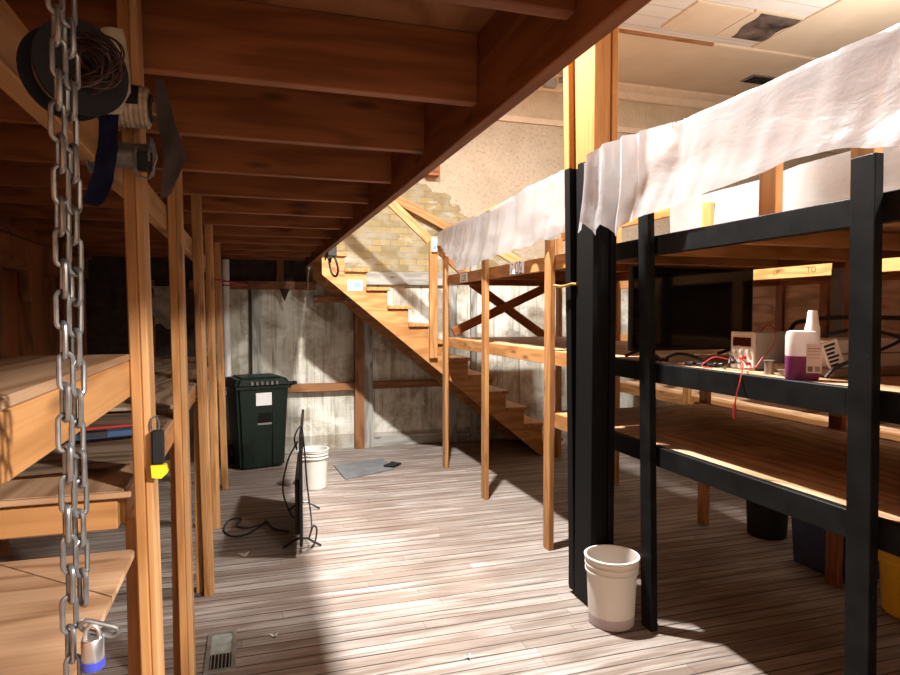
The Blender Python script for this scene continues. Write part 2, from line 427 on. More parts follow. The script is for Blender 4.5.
def trim(x0, x1, y0, y1, z0, z1, mat, grain=True):
    TN[0] += 1; n = 'trim_%d' % TN[0]
    if grain: o = lum(n, x0, x1, y0, y1, z0, z1, mat)
    else:
        o = box(n, x0, x1, y0, y1, z0, z1, mat); o.data.transform(o.matrix_basis); o.matrix_basis = Matrix()
    return struct(o)
trim(-1.63, 9.0, 6.03, YB, 4.585, 4.62, 'ceil', False)                     # lower tan strip next to the back wall
trim(5.46, 9.0, -3.0, 6.03, 4.60, 4.62, 'ceil', False)
trim(4.17, 4.83, 5.30, 5.89, 4.60, 4.62, 'ceil', False)
trim(4.84, 5.45, 5.27, 5.88, 4.60, 4.62, 'ceil', False)
trim(3.2, 4.95, 6.02, 6.05, 4.565, 4.60, 'stud')
trim(4.95, 9.0, 6.01, 6.04, 4.575, 4.60, 'cornice', False)
grid('trim_99', 10, 10, lambda u, v: (4.97+u*.46+.10*(v-.5)*(1-u)+.02*math.sin(9*v), 5.30+v*.55, 4.598), 'stained'); struct(bpy.data.objects['trim_99']); bpy.data.objects['trim_99'].name = 'trim_7'
TN[0] = 7
prism('trim_8', [(YB, 4.585), (7.36, 4.585), (7.36, 4.56), (7.40, 4.53), (7.45, 4.50), (7.48, 4.44), (7.50, 4.42), (YB, 4.42)], -1.63, 9.0, 'cornice')
o = struct(bpy.data.objects['trim_8']); o.data.transform(Matrix.Rotation(PI/2, 4, 'Z')); o.matrix_basis = T(3.685, 7.456, 4.505)
TN[0] = 8
trim(-1.63, 9.0, 7.53, YB, 4.07, 4.42, 'frieze', False)
trim(-1.63, 9.0, 7.515, YB, 4.00, 4.07, 'cornice', False)
# timber let into the back wall
trim(-.62, .72, 7.42, 7.55, 1.865, 1.955, 'stud')
trim(-1.6, .62, 7.50, 7.55, 1.955, 2.60, 'darkboard', False)  # near-black panel carries the shade of the recess in its colour
trim(.29, .37, 7.44, 7.50, 1.955, 2.3, 'stud')
trim(-1.63, -.46, 7.50, 7.55, 0, 1.955, 'darkboard', False)  # near-black panel added to darken the corner behind the rack
trim(.02, .115, 7.51, 7.55, 0, 1.865, 'greywood')
trim(-.012, .02, 7.53, 7.55, 0, 1.865, 'darkboard', False)
trim(1.165, 1.275, 7.45, 7.55, 0, 1.80, 'stud')
trim(1.275, 1.385, 7.48, 7.55, 0, 1.85, 'greywood')
trim(.34, 1.165, 7.47, 7.55, .695, .785, 'stud')
trim(1.385, 2.9, 7.49, 7.55, .70, .785, 'stud')
trim(1.30, 2.45, 7.49, 7.55, 1.935, 2.085, 'greywood')
trim(2.33, 2.43, 7.49, 7.55, 0, 1.93, 'greywood')
trim(2.62, 2.70, 7.50, 7.55, 0, 2.3, 'greywood')
trim(.70, 1.16, 7.40, 7.49, 1.72, 1.79, 'stud')
trim(1.385, 2.9, 7.53, 7.55, 0, .13, 'greywood')
# studs and header on the left wall
for y, w in ((4.35, .05), (4.82, .05), (5.45, .05), (6.1, .06), (6.55, .05), (7.05, .06)):
    trim(-1.63, -1.54, y, y+w, 0, 1.90 if y != 5.3 else 1.9, 'stud')
trim(-1.63, -1.53, 3.6, 5.34, 1.90, 1.98, 'stud')
trim(-1.54, -1.50, 5.24, 5.33, 1.68, 1.90, 'stud')
trim(-1.05, -.97, 7.46, 7.55, .6, 1.95, 'stud')
trim(-.80, -.66, 7.50, 7.55, .9, 1.95, 'darkboard', False)

# ------------------------------------------------------------------ loft platform overhead
loft = thing('loft_platform', 'overhead reddish brown timber loft platform covering the left side of the room', 'loft', (0, 0, 2.13))
JY = [-.57, 0, .575, 1.15, 1.72, 2.29, 2.865, 3.435, 3.99, 4.56, 5.13, 5.70, 6.27, 6.84, 7.4]
for y in JY: lum('joist', -1.55, .62, y, y+.038, 2.19, 2.385, 'fir', loft)
lum('rim_joist', .62, .66, -.6, 7.5, 2.13, 2.39, 'fir', loft)
for i, (a, b) in enumerate(((-.6, 1.9), (1.9, 4.34), (4.34, 7.5))): lum('decking', -1.6, .67, a+.002, b, 2.385, 2.405, 'plyred', loft)
lum('ledger', -1.6, -1.56, -.6, 7.5, 2.15, 2.385, 'fir', loft)

# ------------------------------------------------------------------ left storage rack
rack = thing('storage_rack', 'long bare lumber storage rack along the left wall under the loft', 'storage rack', (-.9, 3.5, 0))
PY = [1.635, 2.68, 3.80, 4.98, 6.10]
PY[0] = 1.618
for y, xb, xt, w in zip(PY, (-.222, -.251, -.238, -.255, -.234), (-.260, -.278, -.281, -.283, -.279), (.040, .050, .052, .054, .056)):
    for k, (f, dy, m) in enumerate(((-.21, 0, 'pine'), (.285, .006, 'pinelit'))):   # paler second board paints in the lit right side of the post
        board('post', (xb+f*w, y+.045+dy, .0), (xt+f*w, y+.045+dy, 2.383), (.57 if k == 0 else .415)*w, .09, m, rack)
lum('post', -.300, -.262, 1.73, 1.82, 0, 1.095, 'pine', rack)
lum('post', -.31, -.272, 2.74, 2.83, 0, 1.095, 'pine', rack)
lum('post', -.31, -.272, 3.86, 3.95, 0, 1.095, 'pine', rack)
for y in (1.635, 3.80, 6.10): lum('post', -1.53, -1.49, y, y+.09, 0, 2.188, 'fir', rack)
lum('rail', -.338, -.300, .1, 6.2, 1.92, 2.01, 'pine', rack)
# first bay, beside the camera
lum('rail', -.305, -.266, .15, 1.632, 1.405, 1.49, 'pine', rack)
lum('shelf_deck', -1.5, -.264, .15, 1.62, 1.49, 1.506, 'ply', rack)
lum('rail', -.38, -.342, .2, 1.62, .955, 1.03, 'pine', rack)
prism('shelf_deck', [(-.264, 1.376), (-.264, 1.64), (-.546, 1.64)], 1.03, 1.045, 'ply', rack, 'xy')
prism('shelf_deck', [(-.264, .2), (-.264, 1.370), (-.552, 1.64), (-1.5, 1.64), (-1.5, .2)], 1.03, 1.045, 'ply', rack, 'xy')
# second and further bays
lum('rail', -1.45, -.30, 1.64, 1.678, 1.095, 1.165, 'pine', rack)
lum('rail', -.326, -.2885, 1.682, 2.79, 1.095, 1.172, 'pine', rack)
lum('shelf_deck', -1.5, -.268, 1.62, 1.633, 1.172, 1.186, 'ply', rack)
lum('shelf_deck', -1.5, -.2875, 1.635, 2.9, 1.172, 1.186, 'ply', rack)
lum('rail', -.332, -.2935, 2.792, 3.9, 1.115, 1.195, 'pine', rack)
lum('rail', -.332, -.2935, 3.902, 5.06, 1.115, 1.195, 'pine', rack)
lum('rail', -.332, -.2935, 5.062, 6.2, 1.115, 1.195, 'pine', rack)
lum('shelf_deck', -1.5, -.289, 2.91, 6.2, 1.195, 1.21, 'plydark', rack)
lum('rail', -1.45, -.315, 3.90, 3.94, 1.115, 1.195, 'pine', rack)
for y in (1.55,): lum('peg', -.30, -.185, y-.012, y+.012, 2.035, 2.059, 'pine', rack); lum('peg', -.30, -.20, y-.012, y+.012, 1.93, 1.954, 'pine', rack)
def sheet_fn(u, v):
    x = -1.3+u*1.0; y = 1.80+v*1.1
    return (x, y, 1.192+.022*max(0, 1-abs(v-.02)*6)*u*u+.004*math.sin(6*u))
tag(grid('plywood_sheet', 14, 10, sheet_fn, 'plydark', None, .012), 'loose warped plywood sheet lying on the left shelf behind the nearest post', 'plywood')

lv = thing('spirit_level', 'blue and black spirit level lying on the left plywood shelf', 'spirit level', (-.478, 2.235, 1.2055), rz=.30)
bm = bmesh.new(); add_box(bm, -.155, .155, -.012, .012, 0, .022, .003); obj('body', bm, 'levelblue', lv, WM[lv.name].copy())
bm = bmesh.new(); add_box(bm, -.04, .045, -.0135, .0135, .003, .024, .003); obj('vial_housing', bm, 'tvblack', lv, WM[lv.name].copy())
for s in (-1, 1):
    bm = bmesh.new(); add_box(bm, s*.155-.01, s*.155+.01, -.014, .014, 0, .023, .003); obj('end_cap', bm, 'tvblack', lv, WM[lv.name].copy())
tag(board('straightedge', (-.53, 2.40, 1.211), (-.33, 2.46, 1.211), .02, .008, 'levelred', nrm=(0, 0, 1)), 'red straightedge bar lying behind the blue spirit level', 'straightedge')

# hanging tool on the nearest post
kt = thing('tool_holder', 'black and yellow tool hung by a wire hook on the nearest left post', 'tool', (-.205, 1.61, 1.18))
bm = bmesh.new(); add_box(bm, -.2205, -.1935, 1.600, 1.620, 1.2490, 1.3290, .004); obj('handle', bm, 'rubber', kt)
prism('tip', [(-.222, 1.2485), (-.190, 1.2485), (-.186, 1.2300), (-.200, 1.2170), (-.220, 1.2200)], 1.599, 1.621, 'yellow', kt)
bm = bmesh.new(); add_tube(bm, [(-.214+.009*math.cos(a), 1.618, 1.3390+.020*math.sin(a)) for a in [i*2*PI/18 for i in range(18)]], .002, True, 6)
obj('hook', bm, 'steel', kt, None, True)

# ------------------------------------------------------------------ chain and padlock
chain = thing('chain', 'doubled steel chain hanging in the left foreground', 'chain', (-.176, .75, 1.2))
def stadium(L, w, n=7):
    P = []
    for s, a0 in ((1, 0), (-1, PI)):
        for i in range(n+1):
            a = a0+PI*i/n; P.append((w*math.cos(a), s*(L-w)+w*math.sin(a)))
    return P
def chain_link(parent, c, ang, L=.0188, w=.0063, r=.0027, tilt=0):
    bm = bmesh.new(); add_tube(bm, [(p[0], 0, p[1]) for p in stadium(L, w)], r, True, 8)
    W = T(*c) @ Matrix.Rotation(tilt, 4, 'Y') @ Matrix.Rotation(ang, 4, 'Z')
    return obj('link', bm, 'steel', parent, W, True)
z = 1.985; i = 0
while z > 1.215:
    jx = .0012*math.sin(i*1.9)
    for s, off in ((-1, 0), (1, .008)):
        a = (.55 if i % 2 == 0 else .55+PI/2)+(.25 if s > 0 else 0)+.12*math.sin(i*2.3+s)
        if z-off > (1.212 if s < 0 else 1.285): chain_link(chain, (-.178+s*.0047+jx, .75+s*.004, z-off), a)
    z -= .0318; i += 1
chain_link(chain, (-.155, .742, 1.268), .3, tilt=1.95)
lk = thing('padlock', 'silver padlock with a blue base hanging on the chain', 'padlock', (-.164, .742, 1.215))
bm = bmesh.new(); add_lathe(bm, [(0, .008), (.0098, .008), (.0108, .010), (.0108, .032), (.0098, .034), (0, .034)], 24); obj('body', bm, 'brightsteel', lk, T(-.1605, .736, 1.228), True)
bm = bmesh.new(); add_lathe(bm, [(0, .002), (.0108, .002), (.0116, .004), (.0116, .011), (0, .011)], 24); obj('bumper', bm, 'padblue', lk, T(-.1605, .736, 1.228), True)
bm = bmesh.new(); add_tube(bm, [(-.1605+.007*math.cos(a), .736, 1.262+(.013*math.sin(a) if a > 0 else 0)) for a in [PI*i/10 for i in range(11)]], .0023, False, 8); obj('shackle', bm, 'brightsteel', lk, None, True)

# ------------------------------------------------------------------ spools and rags by the nearest post
def spool(name, label, cat, W, rf, rc, w, mf, mw, tf=.004):
    t = thing(name, label, cat, W.translation)
    for s in (-1, 1):
        bm = bmesh.new(); add_lathe(bm, [(.012, -tf/2), (rf, -tf/2), (rf, tf/2), (.012, tf/2), (.012, -tf/2)], 36); obj('flange', bm, mf, t, W @ T(0, 0, s*w/2), True)
    bm = bmesh.new(); n = 16; prof = [(.012, -w/2+tf)]
    for i in range(n+1): prof.append((rc+(.0022 if i % 2 else 0), -w/2+tf+(w-2*tf)*i/n))
    prof.append((.012, w/2-tf)); prof.append((.012, -w/2+tf))
    add_lathe(bm, prof, 32); obj('winding', bm, mw, t, W, True)
    return t
RX = Matrix.Rotation(PI/2, 4, 'Y')
W = T(-.212, .945, 1.912) @ Matrix.Rotation(math.radians(-52), 4, 'Z') @ RX
sp = spool('wire_reel', 'large black reel of dark wire hung beside the steel chain', 'reel', W, .059, .043, .04, 'rubber', 'wire')
bm = bmesh.new()
for k in range(26):
    a0 = random.uniform(0, 6.3); R = random.uniform(.022, .039); tx, ty = random.uniform(-.35, .35), random.uniform(-.3, .3); cx, cz = random.uniform(.0, .03), random.uniform(-.012, .012)
    P = []
    for i in range(26):
        a = a0+i*2*PI/26*1.0; p = Vector((cx+R*math.cos(a), 0, R*math.sin(a)*.85+cz)); P.append(Matrix.Rotation(tx, 3, 'X') @ Matrix.Rotation(ty, 3, 'Z') @ p)
    add_tube(bm, P, .0011, True, 5)
obj('loose_wire', bm, 'wire', sp, T(-.204, .925, 1.917), True)
spool('twine_spool', 'beige twine spool with a black label hung on the nearest left post', 'spool', T(-.243, 1.55, 2.047) @ RX, .030, .042, .085, 'rubber', 'twine')
ts = bpy.data.objects['twine_spool']
bm = bmesh.new()
for i in range(9):
    a0, a1 = PI*1.0+i*.19, PI*1.0+(i+1)*.19
    for (ra, rb) in ((.0455, .0455),):
        v = [bm.verts.new((ra*math.cos(a), ra*math.sin(a), z)) for a, z in ((a0, -.03), (a1, -.03), (a1, .022), (a0, .022))]; bm.faces.new(v)
bmesh.ops.remove_doubles(bm, verts=bm.verts, dist=1e-5)
obj('wrapper_label', bm, 'rubber', ts, T(-.243, 1.55, 2.047) @ RX, True)
spool('wire_spool', 'grey metal wire spool hung under the beige twine spool', 'spool', T(-.262, 1.55, 1.942) @ RX, .042, .026, .12, 'greywire', 'greywire')
def rag(name, label, pts, mat, th=.003, cat='rag'):
    """pts: list of (left point, right point) rows"""
    n = len(pts)-1
    def fn(u, v):
        k = min(int(v*n), n-1); f = v*n-k
        L = Vector(pts[k][0]).lerp(Vector(pts[k+1][0]), f); R = Vector(pts[k][1]).lerp(Vector(pts[k+1][1]), f)
        p = L.lerp(R, u); q = noise.noise(p*28); q2 = noise.noise(p*60+Vector((3, 1, 2)))
        return p+Vector((.002*q2, .014*q*(.3+u*(1-u)*3), .003*q))
    return tag(grid(name, 12, 6*n, fn, mat, None, th), label, cat)
rag('webbing_strap', 'dark navy webbing strap hanging in front of the hung spools', [((-.222, 1.14, 1.925), (-.196, 1.145, 1.93)), ((-.226, 1.14, 1.87), (-.198, 1.145, 1.865)), ((-.234, 1.14, 1.82), (-.205, 1.145, 1.815)), ((-.246, 1.14, 1.785), (-.218, 1.145, 1.778)), ((-.257, 1.14, 1.775), (-.229, 1.145, 1.769))], 'strap', .002, 'strap')
rag('leather_rag', 'ragged dark grey cloth strip hanging right of the hung spools', [((-.190, 1.53, 2.105), (-.172, 1.53, 2.105)), ((-.188, 1.53, 2.02), (-.150, 1.53, 2.01)), ((-.176, 1.53, 1.95), (-.128, 1.53, 1.94)), ((-.178, 1.53, 1.90), (-.142, 1.53, 1.91)), ((-.184, 1.53, 1.845), (-.162, 1.53, 1.86))], 'greyrag')
rag('sacking', 'crumpled beige sacking bundled behind the black wire reel', [((-.205, 1.08, 2.025), (-.178, 1.09, 2.03)), ((-.215, 1.08, 1.99), (-.172, 1.10, 1.98)), ((-.215, 1.08, 1.945), (-.172, 1.10, 1.94)), ((-.215, 1.08, 1.895), (-.185, 1.10, 1.905))], 'beigerag', .012)
bk = thing('strap_buckle', 'small grey metal buckle dangling beside the nearest left post', 'buckle', (-.210, 1.52, 1.9))
bm = bmesh.new(); add_tube(bm, [(-.228, 1.52, 1.955), (-.193, 1.52, 1.965), (-.188, 1.52, 1.935), (-.203, 1.52, 1.89), (-.230, 1.52, 1.892), (-.234, 1.52, 1.92)], .003, True, 6); obj('frame', bm, 'steel', bk, None, True)
bm = bmesh.new(); add_box(bm, -.226, -.196, 1.512, 1.528, 1.903, 1.945, .003); obj('core', bm, 'rubber', bk)

# ------------------------------------------------------------------ timber column
col = thing('timber_column', 'tall built-up timber column, bare above and painted black below', 'column', (1.83, 3.15, 0))
lum('plank', 1.735, 1.773, 3.015, 3.195, 0, 4.61, 'half', col)
board('edge_board', (1.754, 3.229, .02), (1.754, 3.405, 4.61), .06, .038, 'half', col, nrm=(1, 0, 0))
lum('core_board', 1.7745, 1.811, 3.197, 3.34, 0, 4.61, 'half', col)
for i, (a, y) in enumerate(((1.775, 3.03), (1.813, 3.045), (1.850, 3.03))):
    lum('core_board', a, a+.036, y, 3.19, 0, 4.60, 'half', col)

# ------------------------------------------------------------------ right racks
RA, RB = 1.938, 1.976                                 # front rails just behind the posts
LV = ((.832, .93), (1.25, 1.347), (1.89, 1.986))
XB = 3.24
bunk = thing('storage_rack', 'bare yellow pine rack beyond the black column, in front of the stairs', 'storage rack', (2.6, 4.9, 0))
for y in (3.855, 5.085, 6.25): lum('post', 1.90, 1.938, y, y+.09, 0, 2.42, 'pine', bunk)
for y in (3.855, 5.085, 6.25): lum('post', XB, XB+.038, y+.1, y+.19, 0, 2.42, 'pine', bunk)
for z0, z1 in LV[1:]:
    lum('rail', RA, RB, 3.34, 6.34, z0, z1, 'pine', bunk); lum('rail', XB-.04, XB-.002, 3.34, 6.44, z0, z1, 'fir', bunk)
    for y in (3.9, 5.12, 6.28): lum('joist', RB+.001, XB-.041, y, y+.038, z0, z1-.02, 'fir', bunk)
    lum('shelf_deck', RB+.001, XB-.041, 3.34, 4.84, z1-.018, z1-.002, 'ply', bunk)
    lum('shelf_deck', RB+.001, XB-.041, 4.843, 6.34, z1-.018, z1-.002, 'ply', bunk)
lum('guard_rail', 1.94, 1.978, 3.34, 6.34, 2.395, 2.485, 'pine', bunk)
lum('guard_rail', XB+.062, XB+.10, 3.34, 6.44, 2.395, 2.485, 'pine', bunk)
board('guard_brace', (2.50, 6.36, 2.28), (2.92, 6.36, 2.06), .10, .038, 'pine', bunk)
board('cross_brace', (2.02, 6.365, 1.40), (3.16, 6.365, 1.91), .09, .038, 'fir', bunk)
board('cross_brace', (2.24, 6.405, 1.92), (3.14, 6.405, 1.31), .09, .038, 'fir', bunk)

br = thing('storage_rack', 'large rack with black painted front posts and rails on the right', 'storage rack', (2.6, 2.0, 0))
for y, t in ((1.53, .025), (2.70, .07), (.30, 0), (-.9, 0), (-2.2, 0)):
    board('post', (1.919, y+.045, 0.001), (1.919, y+.045+t, 2.11), .038, .09, 'black', br)
for y in (1.65, 2.82, .42, -.8, -2.1):
    po = lum('post', XB, XB+.038, y, y+.09, 0, 2.47, 'fir', br)
    bm = bmesh.new(); add_box(bm, XB-.0025, XB-.0003, y+.001, y+.089, 1.0, 1.86); obj('painted_face', bm, 'greypaint', po)
for z0, z1 in LV:
    lum('rail', RA, RB, -2.3, 3.20, z0, z1, 'black', br)
    lum('rail', XB-.04, XB-.004, -2.3, 3.33, z0, z1, 'fir', br)
    for y in (-2.2, -1.5, -.9, -.3, .36, .97, 1.58, 2.2, 2.76, 3.26): lum('joist', RB+.001, XB-.041, y, y+.038, z0, z1-.02, 'pine', br)
    lum('shelf_deck', RB+.001, XB-.041, .02, 1.68, z1-.018, z1-.002, 'ply', br)
    lum('shelf_deck', RB+.001, XB-.041, -2.3, .017, z1-.018, z1-.002, 'ply', br)
    lum('shelf_deck', RB+.001, XB-.041, 1.683, 3.02, z1-.018, z1-.002, 'ply', br)
    lum('shelf_deck', RB+.001, XB-.041, 3.022, 3.335, z1-.018, z1-.002, 'ply', br)
lum('rail', 1.938, 1.975, 3.34, 3.95, LV[0][0], LV[0][1], 'pine', bunk)
lum('shelf_deck', RB+.001, XB-.041, 3.34, 3.95, LV[0][1]-.018, LV[0][1]-.002, 'ply', bunk)
lum('rail', XB-.04, XB-.004, 3.34, 4.05, LV[0][0], LV[0][1], 'fir', bunk)
lum('guard_rail', 1.94, 1.978, -2.3, 3.02, 2.395, 2.485, 'pine', br)
lum('guard_rail', XB+.062, XB+.10, -2.3, 3.33, 2.395, 2.485, 'pine', br)
for y in (1.625, 2.04): lum('guard_post', 1.98, 2.018, y, y+.09, 1.986, 2.48, 'pine', br)
for y in (1.50, 2.04): board('guard_brace', (1.985, y+.02, 2.40), (2.30, y+.16, 2.40), .07, .038, 'pine', br, nrm=(0, 0, 1))

far = thing('storage_rack', 'far right bare timber rack seen through the gaps of the black rack', 'storage rack', (4.8, 4.5, 0))
for y in (-2.2, -1.0, .2, 1.4, 2.5, 3.6, 5.35, 6.66): lum('post', 4.16, 4.198, y, y+.09, 0, 2.42, 'pine', far)
for y in (-2.2, 1.4, 3.6, 4.85, 5.40, 6.66): lum('post', 5.35, 5.39, y, y+.09, 0, 2.42, 'fir', far)
for z0, z1 in ((.66, .77), (1.25, 1.35), (1.885, 1.99)):
    lum('rail', 4.20, 4.238, -2.3, 6.8, z0, z1, 'pine', far); lum('rail', 5.31, 5.348, -2.3, 6.8, z0, z1, 'fir', far)
    lum('shelf_deck', 4.24, 5.31, -2.3, 6.8, z1-.018, z1-.002, 'ply', far)
    for y in (-2.2, -.9, .3, 1.5, 2.7, 3.65, 4.5, 5.4): lum('joist', 4.24, 5.31, y, y+.038, z0, z1-.02, 'fir', far)
lum('back_panel', 5.392, 5.41, -2.3, 6.8, .0, 2.4, 'ply', far)
def text(name, s, size, W, mat, parent):
    cu = bpy.data.curves.new(name, 'FONT'); cu.body = s; cu.size = size; cu.extrude = .0004
    o = bpy.data.objects.new(name, cu); C.objects.link(o); dg = bpy.context.evaluated_depsgraph_get()
    me = bpy.data.meshes.new_from_object(o.evaluated_get(dg)); bpy.data.objects.remove(o); me.materials.clear(); me.materials.append(M[mat])
    return link(bpy.data.objects.new(name, me), parent, W)
RW = Matrix.Rotation(-PI/2, 4, 'Z') @ Matrix.Rotation(PI/2, 4, 'X')
text('pencil_writing', 'UP', .055, T(4.199, 4.34, 1.918) @ RW, 'pencil', far)
text('pencil_writing', 'TO', .065, T(4.199, 4.00, 1.918) @ RW, 'pencil', far)

# ------------------------------------------------------------------ plastic sheeting
def wr(y, z, a=1):
    p = Vector((y*1.3, z*3.0, a*7.3)); q = Vector((y*7+z*2, z*.8, a)); return .016*noise.noise(p)+.008*noise.noise(p*2.7)+.012*FOLD*noise.noise(q)+.010*FOLD*noise.noise(q*2.3)
FOLD = .5
def drape(name, label, y0, y1, xf, top, hem, thick_rail=.045, nu=110, back=.30, over=lambda y: 1, mat='sheet'):
    nv = 44
    def fn(u, v):
        y = y0+u*(y1-y0); zt = interp(top, y); zh = interp(hem, y); x = xf(y); ov = over(y)
        L1 = zt-zh; L2 = thick_rail*ov; L3 = back*ov; s = v*(L1+L2+L3)
        if s <= L1 or ov < .02:
            s = min(s, L1); z = zh+s; k = (1-s/L1); return Vector((x-.006-.03*k*k+wr(y, z)*(.35+k), y+.02*noise.noise(Vector((z*4, y*3, 0)))*k, z+.015*noise.noise(Vector((y*6, 0, 2)))*k))
        if s < L1+L2: return Vector((x-.006+(s-L1)/L2*(L2+.012), y, zt+.004*noise.noise(Vector((y*9, s*30, 1)))))
        k = (s-L1-L2)/L3; return Vector((x+L2+.006+.02*k+wr(y, k, 2)*k, y, zt-k*L3))
    return tag(grid(name, nu, nv, fn, mat), label, 'plastic sheet')
def xf_near(y):
    return interp([(0, 1.93), (2.55, 1.93), (2.72, 1.87), (2.86, 1.79), (2.97, 1.705), (3.14, 1.675)], y)+(.018*math.sin(y*75) if y > 2.75 else 0)
drape('plastic_sheet', 'long white plastic sheet hung over the black rack in the right foreground', -1.0, 3.05, xf_near, [(-1, 2.497), (2.72, 2.497), (2.86, 2.48), (2.95, 2.45), (3.05, 2.39)],
      [(-1, 2.10), (1.45, 2.10), (1.62, 2.145), (1.83, 2.158), (2.1, 2.135), (2.4, 2.115), (2.7, 2.075), (2.80, 2.05), (2.85, 1.98), (2.90, 2.06), (2.94, 2.0), (2.99, 2.08), (3.05, 2.02)], back=.10, nu=220, over=lambda y: interp([(0, 1), (2.45, 1), (2.6, 0), (9, 0)], y))
FOLD = 2.4
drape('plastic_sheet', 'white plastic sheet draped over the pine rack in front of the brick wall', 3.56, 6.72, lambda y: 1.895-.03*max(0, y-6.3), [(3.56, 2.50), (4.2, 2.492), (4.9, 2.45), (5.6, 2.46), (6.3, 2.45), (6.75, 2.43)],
      [(3.56, 2.12), (3.75, 2.07), (3.9, 2.085), (4.5, 2.06), (5.1, 2.03), (5.35, 2.0), (5.6, 1.985), (5.75, 2.06), (6.2, 2.25), (6.72, 2.40)], .09, back=.2, mat='sheetdim')
FOLD = 1.6
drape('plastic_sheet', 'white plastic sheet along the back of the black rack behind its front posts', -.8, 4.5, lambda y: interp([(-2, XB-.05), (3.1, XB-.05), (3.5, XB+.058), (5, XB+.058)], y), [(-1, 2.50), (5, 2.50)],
      [(-1, 1.995), (5, 1.995)],   .115, back=.3, mat='sheetdim')

# ------------------------------------------------------------------ staircase
st = thing('staircase', 'pine staircase climbing left along the back wall to the loft', 'staircase', (2.0, 7.0, 0))
NS = [(.70, 2.205)]+[(.917+.2194*i, 2.05-.186*i) for i in range(11)]
poly = [(.692, 2.17)]
for i, (x, z) in enumerate(NS):
    xe = NS[i+1][0] if i+1 < len(NS) else x+.2194
    poly += [(x if i else .692, z-.036), (xe, z-.036)]
xe = NS[-1][0]+.2194
poly += [(xe, 0.0), (3.10, 0.0), (.692, 1.985)]
poly = [poly[0]]+poly[1:]
for y0 in (6.50, 7.42): prism('stringer', poly[1:], y0, y0+.04, 'pine', st)
for i, (x, z) in enumerate(NS):
    xe = (NS[i+1][0] if i+1 < len(NS) else x+.2194)
    lum('tread', (x-.0 if i else .672), xe+.028, 6.47, 7.48, z-.035, z, 'pine', st)
    zb = NS[i+1][1] if i+1 < len(NS) else 0
    lum('riser', xe-.018, xe, 6.541, 7.419, zb+.001, z-.036, 'fir', st)
lum('newel_post', 1.795, 1.882, 6.455, 6.495, 1.125, 2.40, 'pine', st)
board('handrail', (.74, 6.475, 3.32), (1.80, 6.475, 2.355), .09, .036, 'pine', st)
board('handrail', (1.885, 6.475, 2.29), (2.33, 6.475, 1.90), .10, .036, 'pine', st)
board('handrail', (.9, 7.46, 3.32), (2.40, 7.46, 2.59), .10, .036, 'pine', st)
nb = thing('wall_box', 'small cream plastic box fixed to the top of the stair newel post', 'box', (1.84, 6.445, 2.25))
bm = bmesh.new(); add_box(bm, 1.808, 1.872, 6.425, 6.4549, 2.235, 2.375, .006); cs = obj('case', bm, 'cream', nb)
bm = bmesh.new(); add_box(bm, 1.82, 1.86, 6.4235, 6.426, 2.26, 2.30); obj('sticker', bm, 'bluemark', cs)
# papers
def paper(name, label, W, w, h, marks, mm='ink'):
    t = thing(name, label, 'paper', W.translation)
    bm = bmesh.new(); add_box(bm, -w/2, w/2, -.0008, .0008, -h/2, h/2); obj('sheet', bm, 'paper', t, W)
    bm = bmesh.new()
    for (x, z, a, L, th) in marks:
        add_box(bm, -L/2, L/2, -.0018, -.0009, -th/2, th/2, 0, T(x, 0, z) @ Matrix.Rotation(a, 4, 'Y'))
    obj('writing', bm, mm, t, W)
    return t
glyph = [(-.075, -.045, 0, .06, .008), (-.085, .03, .5, .03, .008), (-.09, -.02, PI/2, .045, .008), (-.025, -.005, PI/2, .075, .010), (.0, -.04, 0, .06, .009), (.03, -.005, PI/2, .06, .009), (.005, .035, .3, .025, .009),
         (.06, .01, PI/2-.2, .07, .009), (.085, -.02, PI/2+.2, .06, .009), (.075, -.045, 0, .05, .008), (.065, .035, .6, .03, .008)]
FW = Matrix.Rotation(-PI/2, 4, 'Z')
paper('paper_sign', 'larger white paper with dark blue strokes on the pine rack top rail', T(1.9365, 4.50, 1.944) @ FW, .27, .096, glyph)
paper('paper_sign', 'smaller white paper with dark strokes on the pine rack rail nearest the stairs', T(1.9365, 5.76, 1.935) @ FW, .22, .085, [(x*.7, z*.65, a, L*.75, th*.8) for x, z, a, L, th in glyph])
paper('paper_sign', 'white paper with pale blue print fixed on the stair side board', T(1.02, 6.497, 1.88) @ Matrix(), .155, .105, [(-.04, 0, PI/2, .07, .018), (.025, .005, 0, .07, .06), (.02, -.035, 0, .06, .012)], 'bluemark')
prism('marker_scrawl', [(.79, 2.06), (.83, 2.045), (.88, 2.03), (.93, 2.022), (.93, 2.015), (.86, 2.02), (.80, 2.045), (.86, 1.99), (.92, 1.975), (.92, 1.968), (.85, 1.98), (.78, 2.04)], 6.497, 6.4995, 'redmark', st)

# cable box below the loft edge
cb = thing('cable_bundle', 'grey electrical box with a looped black cable under the loft edge', 'cable', (.70, 5.95, 2.1))
bm = bmesh.new(); add_box(bm, .6602, .72, 5.75, 5.87, 2.09, 2.20, .006); obj('box', bm, 'greymetal', cb)
bm = bmesh.new(); add_box(bm, .6602, .735, 5.69, 5.745, 2.10, 2.24, .004); obj('clamp', bm, 'rubber', cb)
tube('cable', [(.69, 6.05, 2.17), (.70, 6.0, 2.10), (.72, 5.95, 1.97), (.75, 5.87, 1.935), (.76, 5.80, 1.99), (.73, 5.78, 2.09), (.70, 5.85, 2.13), (.69, 6.0, 2.12), (.685, 6.12, 2.14)], .010, 'cable', cb)
tube('cable', [(.685, 6.15, 2.10), (.69, 6.05, 2.19), (.69, 5.93, 2.13), (.70, 5.86, 2.06), (.69, 5.76, 2.11)], .008, 'cable', cb)
tag(box('timber_block', 2.02, 2.19, 7.40, 7.545, 3.24, 3.36, 'fir', None, .004), 'stub of pine timber sticking out of the plaster wall beside the loft edge', 'timber block')
